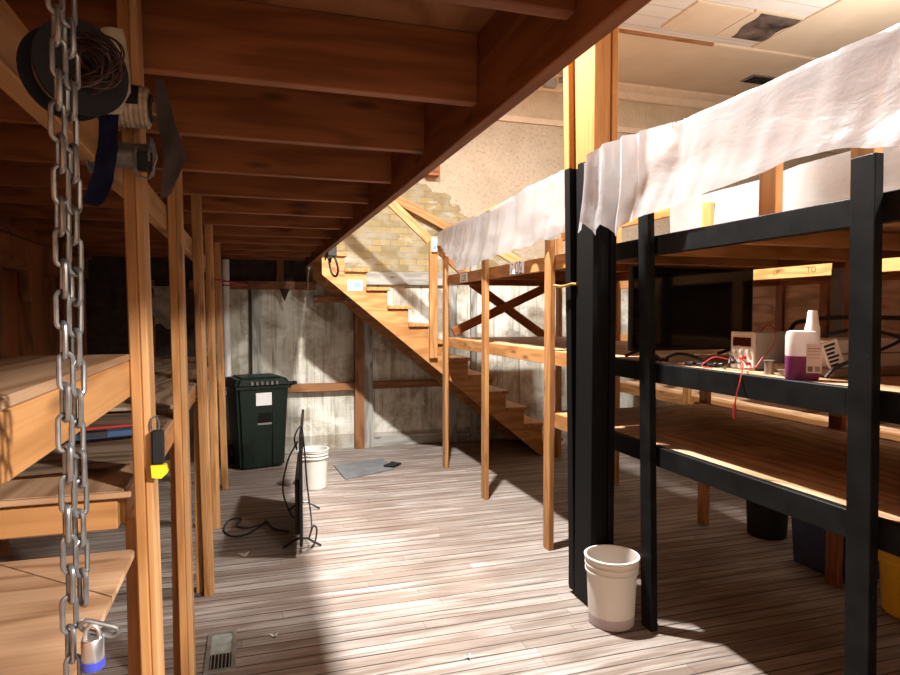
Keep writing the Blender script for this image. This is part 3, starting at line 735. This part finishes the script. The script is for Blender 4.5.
tag(lathe('hanging_cone', [(0, -.13), (.006, -.12), (.052, .0), (.052, .008), (0, .008)], 'rust', None, T(.37, 7.35, 1.86), 20), 'dark rusty cone hanging below the beam on the back wall', 'metal cone')

# spotlight and vent high on the back wall
sl = thing('spotlight', 'small grey spotlight on the plaster wall near the ceiling left of the column', 'spotlight', (3.66, 7.4, 4.42))
bm = bmesh.new(); add_box(bm, 3.56, 3.72, 7.39, 7.478, 4.44, 4.56, .008); obj('mount', bm, 'greymetal', sl)
lathe('lamp_head', [(0, 0), (.03, 0), (.055, .12), (.05, .12), (.02, .02), (0, .02)], 'grate', sl, T(3.72, 7.33, 4.50) @ Matrix.Rotation(math.radians(80), 4, 'Y') @ Matrix.Rotation(.3, 4, 'X'), 20)
cv = thing('ceiling_vent', 'dark vent in the tan ceiling above the plastic sheet', 'vent', (6.25, 6.75, 4.58))
bm = bmesh.new(); add_box(bm, 6.05, 6.50, 6.62, 6.86, 4.570, 4.585); obj('frame', bm, 'grate', cv)
for k in range(5):
    bm = bmesh.new(); add_box(bm, 6.08, 6.47, 6.645+k*.042, 6.667+k*.042, 4.564, 4.570); obj('slat', bm, 'hole', cv)
tag(box('wall_bracket', 4.72, 5.08, 7.49, 7.548, 3.86, 3.90, 'rust', None, .003), 'thin dark iron bar on the back wall just right of the column', 'bracket')
tag(tube('brass_rod', [(1.70, 3.40, 1.76), (1.705, 3.32, 1.752), (1.71, 3.26, 1.755), (1.72, 3.22, 1.762), (1.728, 3.18, 1.758)], .008, 'brass'), 'bent brass rod beside the black column below the pine rack rail', 'rod')

# ------------------------------------------------------------------ buckets
def bucket(name, label, loc, h=.36, rb=.125, rt=.15, mat='bucket', group=None):
    t = thing(name, label, 'bucket', loc, group); W = T(*loc)
    prof = [(0, .004), (rb-.012, .004), (rb-.006, 0), (rb, .006)]
    def R(z): return rb+(rt-rb)*z/h*.75
    zr = [h*.76, h*.845, h*.92]
    for z in zr: prof += [(R(z), z), (R(z)+.008, z+.003), (R(z)+.009, z+.012), (R(z)+.004, z+.016)]
    prof += [(R(h), h-.014), (R(h)+.009, h-.011), (R(h)+.010, h-.002), (R(h)+.006, h), (R(h)-.002, h-.001), (rb-.004, .010), (0, .010)]
    lathe('body', prof, mat, t, W, 56)
    return t
bucket('bucket', 'white plastic bucket at the foot of the black timber column', (1.772, 2.866, 0), .355, .115, .136)
b2 = bucket('bucket', 'white plastic bucket behind the standing flat screen by the back wall', (.55, 5.93, 0), .36, .108, .125, 'whiteplastic')
bb = bucket('bucket', 'black plastic bucket on the dark floor under the black rack', (3.55, 3.68, 0), .36, .13, .15, 'rubber')
yb = bucket('bucket', 'yellow plastic bucket on the floor behind the rightmost black post', (3.36, 2.47, 0), .34, .14, .165, 'bucketyellow')
bm = bmesh.new()
for i in range(10):
    a0, a1 = math.radians(205+i*3.2), math.radians(205+(i+1)*3.2)
    bm.faces.new([bm.verts.new((.151*math.cos(a), .151*math.sin(a), z)) for a, z in ((a0, .09), (a1, .09), (a1, .22), (a0, .22))])
obj('label_patch', bm, 'paper', yb, T(3.36, 2.47, 0))
# navy tote
nt = thing('storage_tote', 'navy blue plastic tote on the floor behind a brown post under the rack', 'tote', (3.55, 3.0, 0))
def tote(bm):
    a = [(-.20, -.19, .002), (.20, -.19, .002), (.20, .19, .002), (-.20, .19, .002)]; b = [(x*1.08, y*1.08, .36) for x, y, z in a]
    va = [bm.verts.new(p) for p in a]; vb = [bm.verts.new(p) for p in b]
    bm.faces.new(va)
    for i in range(4): j = (i+1) % 4; bm.faces.new((va[i], va[j], vb[j], vb[i]))
    bm.faces.new(vb)
bm = bmesh.new(); tote(bm); obj('body', bm, 'navy', nt, T(3.535, 3.04, 0))
bm = bmesh.new(); add_box(bm, 3.305, 3.765, 2.82, 3.26, .36, .385, .006); obj('lid', bm, 'navy', nt)

# ------------------------------------------------------------------ wheeled cart
bn = thing('wheelie_bin', 'dark green wheeled bin with a white label against the back wall', 'bin', (.065, 7.02, 0), rz=.24)
WB = WM[bn.name]
def bobj(name, bm, mat, smooth=False, parent=bn): return obj(name, bm, mat, parent, WB.copy(), smooth)
def frustum(bm, a, b):                              # rectangles (x0,x1,y0,y1,z)
    vs = []
    for (x0, x1, y0, y1, z), in ((a,), (b,)):
        vs.append([bm.verts.new(p) for p in ((x0, y0, z), (x1, y0, z), (x1, y1, z), (x0, y1, z))])
    f = [bm.faces.new(vs[0]), bm.faces.new(vs[1])]
    for i in range(4): j = (i+1) % 4; f.append(bm.faces.new((vs[0][i], vs[0][j], vs[1][j], vs[1][i])))
    bmesh.ops.bevel(bm, geom=list({e for q in f[2:] for e in q.edges if abs(e.verts[0].co.z-e.verts[1].co.z) > .03}), offset=.03, segments=3, affect='EDGES')
bm = bmesh.new(); frustum(bm, (-.225, .225, -.215, .21, .02), (-.265, .265, -.24, .25, .84)); bobj('body', bm, 'green', True)
bm = bmesh.new(); add_box(bm, -.285, .285, -.262, .27, .82, .865, .012); bobj('rim', bm, 'green')
bm = bmesh.new(); frustum(bm, (-.285, .285, -.275, .27, .866), (-.25, .25, -.23, .25, .925)); bobj('lid', bm, 'green', True)
lid = bpy.data.objects['lid.001'] if 'lid.001' in bpy.data.objects else bpy.data.objects['lid']
bm = bmesh.new(); add_box(bm, -.20, .20, -.19, .22, .925, .942, .006); bobj('lid_rib', bm, 'green', False, lid)
for k in range(6):
    x = -.12+k*.05; bm = bmesh.new(); add_box(bm, x-.012, x+.012, -.284, -.268, .868, .905, .003); bobj('lid_rib', bm, 'grate', False, lid)
bm = bmesh.new(); add_tube(bm, [(-.27, .30, .90), (.27, .30, .90)], .016); bobj('handle', bm, 'green', True)
bm = bmesh.new(); add_tube(bm, [(.285, -.26, .86), (.34, -.24, .865), (.355, -.20, .87), (.34, -.16, .87), (.285, -.15, .865)], .014); bobj('side_handle', bm, 'green', True)
bm = bmesh.new(); add_box(bm, -.075, .085, -.2465, -.2425, .655, .785, 0, T(0, 0.003, 0)); bobj('label_patch', bm, 'paper')
bm = bmesh.new(); add_box(bm, -.06, .09, -.232, -.205, .46, .62, .008); bobj('grip_recess', bm, 'hole')
bm = bmesh.new(); add_box(bm, -.065, .085, -.243, -.218, .455, .475, .004); bobj('catch_bar', bm, 'brightsteel')
bm = bmesh.new(); add_box(bm, .09, .12, -.236, -.195, .04, .62, .006); bobj('front_ridge', bm, 'green')
for s in (-1, 1):
    bm = bmesh.new(); add_lathe(bm, [(0, -.022), (.09, -.022), (.105, -.012), (.105, .012), (.09, .022), (0, .022)], 28); obj('wheel', bm, 'rubber', bn, WB @ T(s*.245, .17, .107) @ RX, True)

# ------------------------------------------------------------------ standing flat screen on the floor
tv = thing('flat_screen', 'large black flat screen television standing edge-on on the floor', 'television', (.35, 4.8, 0))
A = Vector((.305, 4.22, 0)); B = Vector((.415, 5.42, 0)); d = (B-A).normalized(); ang = math.atan2(d.y, d.x); L = (B-A).length
WT = Matrix.Translation(A) @ Matrix.Rotation(ang, 4, 'Z')           # local X along the screen, -Y faces the bright floor
bm = bmesh.new(); add_box(bm, 0, L, -.008, .012, .075, .80, .003); obj('panel', bm, 'tvblack', tv, WT)
bm = bmesh.new(); add_box(bm, .012, L-.012, -.010, -.0082, .10, .79); obj('screen', bm, 'screen', tv, WT)
bm = bmesh.new(); add_box(bm, .15, L-.15, .0125, .045, .10, .48, .01); obj('rear_housing', bm, 'tvblack', tv, WT)
for x in (.17, L-.19):
    bm = bmesh.new(); add_tube(bm, [(x+.02, -.125, .008), (x, -.03, .075), (x, .03, .075), (x+.02, .125, .008)], .009, False, 6); obj('foot', bm, 'tvblack', tv, WT, True)
tube('power_cord', [(.285, 4.30, .70), (.27, 4.28, .78), (.30, 4.35, .83), (.335, 4.5, .80), (.36, 4.60, .60), (.375, 4.6, .38), (.39, 4.45, .15), (.36, 4.30, .10)], .006, 'cable', tv)
tube('power_cord', [(.29, 4.27, .76), (.23, 4.35, .62), (.20, 4.45, .40), (.25, 4.5, .22), (.295, 4.5, .17)], .006, 'cable', tv)
tube('power_cord', [(.36, 4.30, .10), (.39, 4.33, .17), (.42, 4.40, .12), (.41, 4.42, .03), (.38, 4.36, .016)], .006, 'cable', tv)
tag(tube('extension_cable', [(.25, 4.75, .008), (.15, 4.85, .008), (.10, 5.02, .008), (-.02, 4.80, .009), (-.13, 4.76, .008), (-.20, 4.92, .008), (-.17, 5.15, .008), (-.08, 5.16, .008), (-.11, 4.98, .009), (-.02, 4.90, .015), (.08, 5.00, .008), (.10, 5.08, .008)], .007, 'cable'), 'black cable looped on the floor left of the standing flat screen', 'cord')

# ------------------------------------------------------------------ small things on the floor
mt = thing('floor_sheet', 'grey sheet lying flat on the floor near the back wall', 'sheet', (1.1, 6.45, 0))
prism('panel', [(.82, 6.70), (1.37, 6.84), (1.385, 6.35), (.855, 6.10)], .001, .012, 'mat', mt, 'xy')
prism('bent_corner', [(1.30, 6.46), (1.42, 6.60), (1.50, 6.52), (1.38, 6.40)], .013, .03, 'rubber', mt, 'xy')
vt = thing('floor_register', 'old metal floor register near the left rack posts', 'vent', (-.14, 3.15, 0))
bm = bmesh.new()
for (x0, x1, y0, y1) in ((-.215, -.195, 2.97, 3.34), (-.10, -.08, 2.97, 3.34), (-.195, -.10, 2.97, 2.99), (-.195, -.10, 3.32, 3.34)): add_box(bm, x0, x1, y0, y1, .0005, .008)
obj('frame', bm, 'grate', vt)
bm = bmesh.new(); add_box(bm, -.195, -.10, 3.13, 3.32, .0005, .003); obj('duct_plate', bm, 'duct', vt)
bm = bmesh.new(); add_box(bm, -.195, -.10, 2.99, 3.13, .0005, .002); obj('opening', bm, 'hole', vt)
for k in range(6):
    bm = bmesh.new(); add_box(bm, -.19+k*.016, -.186+k*.016, 2.99, 3.14, .002, .006); obj('louver', bm, 'grate', vt)
def scrap(label, x, y, s, m='paper'):
    bm = bmesh.new(); P = [(s*math.cos(a)*(1 if i % 2 else .35), s*math.sin(a)*(1 if i % 2 else .5)) for i, a in enumerate([k*2*PI/7 for k in range(7)])]
    bm.faces.new([bm.verts.new((p[0], p[1], .004+.01*(i % 2))) for i, p in enumerate(P)])
    bm2 = bmesh.ops.solidify(bm, geom=bm.faces[:], thickness=.002)
    tag(obj('paper_scrap', bm, m, None, T(x, y, 0)), label, 'scrap')
scrap('small white scrap on the shaded floor left of the standing screen', -.05, 4.38, .05)
scrap('tiny pale chip on the floor right of the metal register', .10, 3.22, .028)
scrap('tiny pale chip on the bright floor boards in the foreground', .95, 2.75, .025)

# pipe
pp = thing('drain_pipe', 'white plastic drain pipe on the back wall above the green bin', 'pipe', (-.25, 7.4, .6))
bm = bmesh.new(); add_tube(bm, spline([(-.245, 7.36, 2.18), (-.245, 7.39, 1.6), (-.24, 7.40, 1.0), (-.24, 7.40, .86), (-.265, 7.41, .78), (-.31, 7.45, .75), (-.36, 7.56, .745)], 8), .038, False, 16); obj('pipe', bm, 'pvc', pp, None, True)
bm = bmesh.new(); add_tube(bm, [(-.245, 7.40, 1.66), (-.245, 7.40, 1.69)], .043, False, 16); obj('clamp', bm, 'rubber', pp, None, True)
tag(tube('red_rope', [(-.33, 6.05, 1.90), (-.22, 6.07, 1.89), (-.10, 6.3, 1.87), (-.02, 6.7, 1.885), (-.08, 7.1, 1.93), (-.25, 7.3, 1.94), (-.35, 7.2, 1.90), (-.2, 6.9, 1.88), (-.05, 7.2, 1.87), (.1, 7.40, 1.90)], .007, 'levelred'), 'red rope strung between the last left post and the drain pipe', 'rope')
def cloth(u, v):
    x = -.975+u*.22; z = 1.88-v*.42
    return Vector((x+.03*math.sin(v*9), 7.30+.03*noise.noise(Vector((x*9, z*7, 0))), z+.03*math.sin(u*7)*v))
tag(grid('hanging_cloth', 12, 14, cloth, 'tarp', None, .004), 'dirty white cloth hanging in the dark corner behind the left posts', 'cloth')

# ------------------------------------------------------------------ things on the black rack's middle shelf
ZD = 1.3452
t2 = thing('television', 'black flat television facing forward on the middle shelf of the black rack', 'television', (2.43, 3.12, ZD))
bm = bmesh.new(); add_box(bm, 2.015, 2.845, 3.085, 3.12, 1.388, 1.862, .004); obj('panel', bm, 'tvblack', t2)
bm = bmesh.new(); add_box(bm, 2.027, 2.833, 3.0835, 3.0849, 1.405, 1.852); obj('screen', bm, 'screen', t2)
bm = bmesh.new(); add_box(bm, 2.2, 2.66, 3.1205, 3.16, 1.45, 1.72, .01); obj('rear_housing', bm, 'tvblack', t2)
for x in (2.10, 2.74):
    bm = bmesh.new(); add_tube(bm, [(x-.06, 2.99, ZD+.008), (x, 3.09, 1.395), (x, 3.11, 1.395), (x-.03, 3.22, ZD+.008)], .009, False, 6); obj('foot', bm, 'tvblack', t2, None, True)
tag(box('black_box', 2.30, 2.37, 2.52, 2.60, ZD+.0005, ZD+.115, 'tvblack', None, .006), 'small black box standing below the television, left of the power supply', 'box')
ps = thing('power_supply', 'grey bench power supply with a small dark display on the middle shelf', 'power supply', (2.25, 2.36, ZD))
bm = bmesh.new(); add_box(bm, 2.13, 2.41, 2.29, 2.43, ZD+.004, ZD+.168, .004); obj('case', bm, 'greymetal', ps)
bm = bmesh.new(); add_box(bm, 2.118, 2.13, 2.288, 2.432, ZD+.002, ZD+.170, .003); fp = obj('front_panel', bm, 'frontpanel', ps)
bm = bmesh.new(); add_box(bm, 2.116, 2.119, 2.305, 2.415, ZD+.105, ZD+.145, .001); obj('display', bm, 'display', fp)
for k, (y, z) in enumerate(((2.40, .085), (2.36, .085), (2.32, .085), (2.34, .055))):
    bm = bmesh.new(); add_lathe(bm, [(0, 0), (.009, 0), (.008, .012), (0, .012)], 16); obj('knob', bm, 'frontpanel' if k < 3 else 'redwire', fp, T(2.118, y, ZD+z) @ Matrix.Rotation(-PI/2, 4, 'Y'), True)
for k, y in enumerate((2.40, 2.37, 2.31)):
    bm = bmesh.new(); add_lathe(bm, [(0, 0), (.007, 0), (.007, .02), (0, .02)], 12); obj('terminal', bm, ('rubber', 'greymetal', 'redwire')[k], fp, T(2.118, y, ZD+.03) @ Matrix.Rotation(-PI/2, 4, 'Y'), True)
rl = thing('test_lead', 'red test lead hanging over the black rail with a red clip', 'wire', (2.0, 2.3, ZD))
tube('wire', [(2.10, 2.31, ZD+.03), (2.05, 2.30, ZD+.06), (1.99, 2.21, ZD+.035), (1.95, 2.17, ZD+.012), (1.925, 2.155, 1.31), (1.915, 2.16, 1.26), (1.912, 2.165, 1.225)], .0028, 'redwire', rl)
bm = bmesh.new(); add_tube(bm, [(1.912, 2.165, 1.23), (1.912, 2.166, 1.21), (1.912, 2.167, 1.175), (1.912, 2.167, 1.16)], .006, False, 8, [.003, .007, .006, .003]); obj('clip', bm, 'redwire', rl, None, True)
tag(tube('red_wire', [(2.20, 2.34, ZD+.172), (2.20, 2.30, ZD+.20), (2.20, 2.26, ZD+.185), (2.18, 2.24, ZD+.12), (2.12, 2.24, ZD+.06), (2.08, 2.24, ZD+.02), (2.08, 2.30, ZD+.01)], .0028, 'redwire'), 'red wire arching over the grey power supply', 'wire')
tag(tube('red_wire', [(2.10, 2.41, ZD+.04), (2.05, 2.46, ZD+.05), (2.0, 2.48, ZD+.01), (1.99, 2.40, ZD+.006)], .0028, 'redwire'), 'short red wire curling left from the power supply front', 'wire')
tag(tube('black_lead', [(2.10, 2.37, ZD+.03), (2.06, 2.36, ZD+.06), (2.02, 2.33, ZD+.03), (2.04, 2.38, ZD+.01), (2.09, 2.44, ZD+.01)], .004, 'cable'), 'short black lead tangled in front of the power supply', 'wire')
# bottle
bo = thing('cleaner_bottle', 'milky plastic bottle with purple liquid on the middle shelf', 'bottle', (2.008, 1.925, ZD), rz=-.55)
WB2 = WM[bo.name]
def obottle(bm, sx, sy, z0, z1, n=28, p=3.2, top=True, prof=None):
    rings = []
    for (z, k) in (prof or [(z0, .92), (z0+.006, 1), (z1-.02, 1), (z1-.004, .92), (z1, .75)]):
        rings.append([bm.verts.new((math.copysign(abs(math.cos(a))**(2/p), math.cos(a))*sx*k, math.copysign(abs(math.sin(a))**(2/p), math.sin(a))*sy*k, z)) for a in [i*2*PI/n for i in range(n)]])
    for a, b in zip(rings, rings[1:]):
        for i in range(n): bm.faces.new((a[i], a[(i+1) % n], b[(i+1) % n], b[i]))
    bm.faces.new(rings[0]); bm.faces.new(rings[-1])
bm = bmesh.new(); obottle(bm, .057, .04, .001, .188); obj('body', bm, 'bottle', bo, WB2, True)
bm = bmesh.new(); obottle(bm, .0555, .0385, .003, .092, prof=[(.003, .9), (.008, 1), (.092, 1)]); obj('liquid', bm, 'liquid', bo, WB2, True)
bm = bmesh.new(); add_lathe(bm, [(0, .17), (.026, .17), (.026, .20), (.022, .212), (.017, .258), (.015, .265), (0, .265)], 24, T(.034, 0, 0)); obj('cap', bm, 'white', bo, WB2, True)
bm = bmesh.new(); add_box(bm, .004, .056, -.0425, -.0405, .03, .14, .001); lp = obj('label_patch', bm, 'label', bo, WB2)
for (x0, x1, z0, z1, m) in ((.009, .026, .035, .055, 'greyrag'), (.033, .052, .035, .055, 'tray'), (.008, .052, .12, .123, 'tray'), (.008, .050, .11, .112, 'tray'), (.008, .052, .098, .10, 'tray'), (.008, .048, .086, .088, 'tray')):
    bm = bmesh.new(); add_box(bm, x0, x1, -.0432, -.0426, z0, z1); obj('print_mark', bm, m, lp, WB2)
def small_spool(label, W, r, h):
    t = thing('solder_spool', label, 'spool', W.translation)
    bm = bmesh.new(); add_lathe(bm, [(0, 0), (r, 0), (r, .003), (r*.82, .003), (r*.82, h-.003), (r, h-.003), (r, h), (0, h)], 24); obj('reel', bm, 'silverspool', t, W, True)
small_spool('upright grey solder spool in front of the power supply', T(2.06, 2.14, ZD+.0003), .022, .058)
small_spool('low flat solder spool just left of the purple bottle', T(2.06, 2.06, ZD+.0003), .026, .026)
# white carton with a leaning packet
ct = thing('white_carton', 'white carton on a brown tray to the right of the purple bottle', 'carton', (2.35, 2.0, ZD))
bm = bmesh.new(); add_box(bm, 2.22, 2.62, 1.98, 2.22, ZD+.035, ZD+.145, .003); obj('box', bm, 'carton', ct)
bm = bmesh.new(); add_box(bm, 2.225, 2.62, 1.975, 1.979, ZD+.088, ZD+.094); obj('lid_seam', bm, 'tray', ct)
tag(box('tray', 2.17, 2.66, 1.93, 2.26, ZD+.0005, ZD+.034, 'tray', None, .006), 'shallow brown tray under the white carton', 'tray')
pk = thing('packet', 'black and white printed packet leaning on the white carton', 'packet', (2.2, 1.96, ZD+.035))
WP = T(2.19, 1.952, ZD+.092) @ Matrix.Rotation(math.radians(-25), 4, 'Z') @ Matrix.Rotation(-.35, 4, 'Y')
bm = bmesh.new(); add_box(bm, -.03, .03, -.006, .006, -.055, .055, .001); obj('sheet', bm, 'carton', pk, WP)
bm = bmesh.new()
for k in range(6): add_box(bm, -.024, .006+.006*(k % 3), -.0072, -.0062, -.045+k*.016, -.036+k*.016, 0)
obj('writing', bm, 'rubber', pk, WP)
tag(tube('black_cable', [(2.47, 2.46, ZD+.02), (2.44, 2.40, ZD+.185), (2.44, 2.32, ZD+.22), (2.52, 2.22, ZD+.235), (2.62, 2.10, ZD+.235), (2.75, 2.0, ZD+.23), (2.95, 1.9, ZD+.22), (3.05, 1.80, ZD+.01)], .010, 'cable'), 'thick black cable arching behind the purple bottle', 'cable')
tag(tube('black_cable', [(2.30, 2.10, ZD+.16), (2.38, 2.0, ZD+.19), (2.42, 1.90, ZD+.17), (2.40, 1.84, ZD+.15), (2.28, 1.86, ZD+.10), (2.16, 1.90, ZD+.05), (2.12, 1.92, ZD+.006)], .007, 'cable'), 'thin black cable looping over the white carton', 'cable')
tag(tube('black_cable', [(2.10, 2.94, ZD+.008), (2.10, 2.88, ZD+.006), (2.05, 2.80, ZD+.03), (2.06, 2.72, ZD+.05), (2.09, 2.62, ZD+.035), (2.07, 2.54, ZD+.006), (2.12, 2.50, ZD+.006)], .008, 'cable'), 'black cable snaking along the shelf edge below the television', 'cable')
pg = thing('plug_cluster', 'tangle of black plugs at the shelf edge below the television', 'plugs', (2.05, 2.5, ZD))
for k in range(6):
    a = random.uniform(0, 3); bm = bmesh.new(); add_box(bm, -.022, .022, -.009, .009, -.008, .008, .003)
    obj('plug', bm, 'cable', pg, T(2.02+.016*k*.6, 2.60-.03*k, ZD+.010+.006*(k % 2)) @ Matrix.Rotation(a, 4, 'Z'))
tag(tube('power_lead', [(2.04, 2.98, ZD+.01), (2.03, 2.93, ZD+.04), (2.05, 2.90, ZD+.012), (2.02, 2.86, ZD+.03), (2.03, 2.83, ZD+.008)], .010, 'cable'), 'knotted black lead by the left foot of the television', 'cable')
# bag
bg = thing('cloth_bag', 'taupe cloth bag at the right edge on the middle shelf', 'bag', (2.3, 1.45, ZD))
bm = bmesh.new(); bmesh.ops.create_icosphere(bm, subdivisions=4, radius=1)
for v in bm.verts:
    p = v.co.copy(); n = noise.noise(p*1.7)*.16+noise.noise(p*4)*.05
    v.co = Vector((p.x*.26*(1+n), p.y*.19*(1+n), max(-.075, p.z*.13*(1+n)+.0)))
obj('sack', bm, 'bag', bg, T(2.42, 1.50, ZD+.078), True)
tube('carry_strap', [(2.18, 1.45, ZD+.05), (2.10, 1.46, ZD+.035), (2.03, 1.42, ZD+.018), (2.01, 1.34, ZD+.012)], .012, 'cable', bg)

for o in C.objects:
    g = {'storage_rack': 'timber storage racks', 'plastic_sheet': 'white plastic sheets over the racks', 'paper_sign': 'white papers fixed to the timber', 'paper_scrap': 'small scraps on the floor',
         'bucket': 'plastic buckets on the floor', 'black_cable': 'black cables on the middle shelf', 'red_wire': 'red wires by the power supply', 'solder_spool': 'solder spools on the middle shelf'}.get(o.name.split('.')[0])
    if g and o.parent is None and 'label' in o: o['group'] = g
# ------------------------------------------------------------------ light, camera
def lamp(name, loc, power, col=(1, .86, .70), r=.12, rot=(0, 0, 0)):
    d = bpy.data.lights.new(name, 'AREA'); d.shape = 'DISK'; d.energy = power; d.color = col; d.size = r
    o = bpy.data.objects.new(name, d); C.objects.link(o); o.location = loc; o.rotation_euler = (rot[0], -rot[1], rot[2]); return o
lamp('aisle_lamp', (.98, 3.6, 4.47), 680, (1, .96, .91), .16)
lamp('rack_lamp', (2.7, 3.4, 4.45), 290, (1, .96, .91), .3)
lamp('entrance_lamp', (2.6, -2.0, 3.35), 640, (1, .94, .88), .3, (0, -.7, 0))
lamp('ceiling_fill', (5.4, 4.0, 3.2), 62, (1, .95, .89), .5, (PI, 0, 0))  # unseen upward fill light, added to brighten the ceiling
d = bpy.data.lights.new('rack_fill', 'POINT'); d.energy = 45; d.color = (1, .95, .89); d.shadow_soft_size = .08  # added point fill beside the rack lamp, lifts the ceiling brightness
o = bpy.data.objects.new('rack_fill', d); C.objects.link(o); o.location = (2.7, 3.4, 4.36)
w = bpy.data.worlds.new('World'); bpy.context.scene.world = w; w.use_nodes = True
w.node_tree.nodes['Background'].inputs[0].default_value = (.5, .45, .4, 1); w.node_tree.nodes['Background'].inputs[1].default_value = .05

F = 640.0; yaw = math.atan(200/F); pitch = math.atan(24.5/F)
cd = bpy.data.cameras.new('camera'); cam = bpy.data.objects.new('camera', cd); C.objects.link(cam)
cd.sensor_width = 36; cd.sensor_fit = 'HORIZONTAL'; cd.lens = F/900*36; cd.clip_start = .05
cam.location = (0, 0, 1.6); cam.rotation_euler = (PI/2-pitch, 0, -yaw)
S = bpy.context.scene; S.camera = cam
S.view_settings.view_transform = 'Standard'; S.view_settings.look = 'None'; S.view_settings.gamma = 1; S.view_settings.exposure = .07
S.view_settings.use_curve_mapping = False
S.cycles.max_bounces = 12; S.cycles.diffuse_bounces = 5; S.cycles.transparent_max_bounces = 12
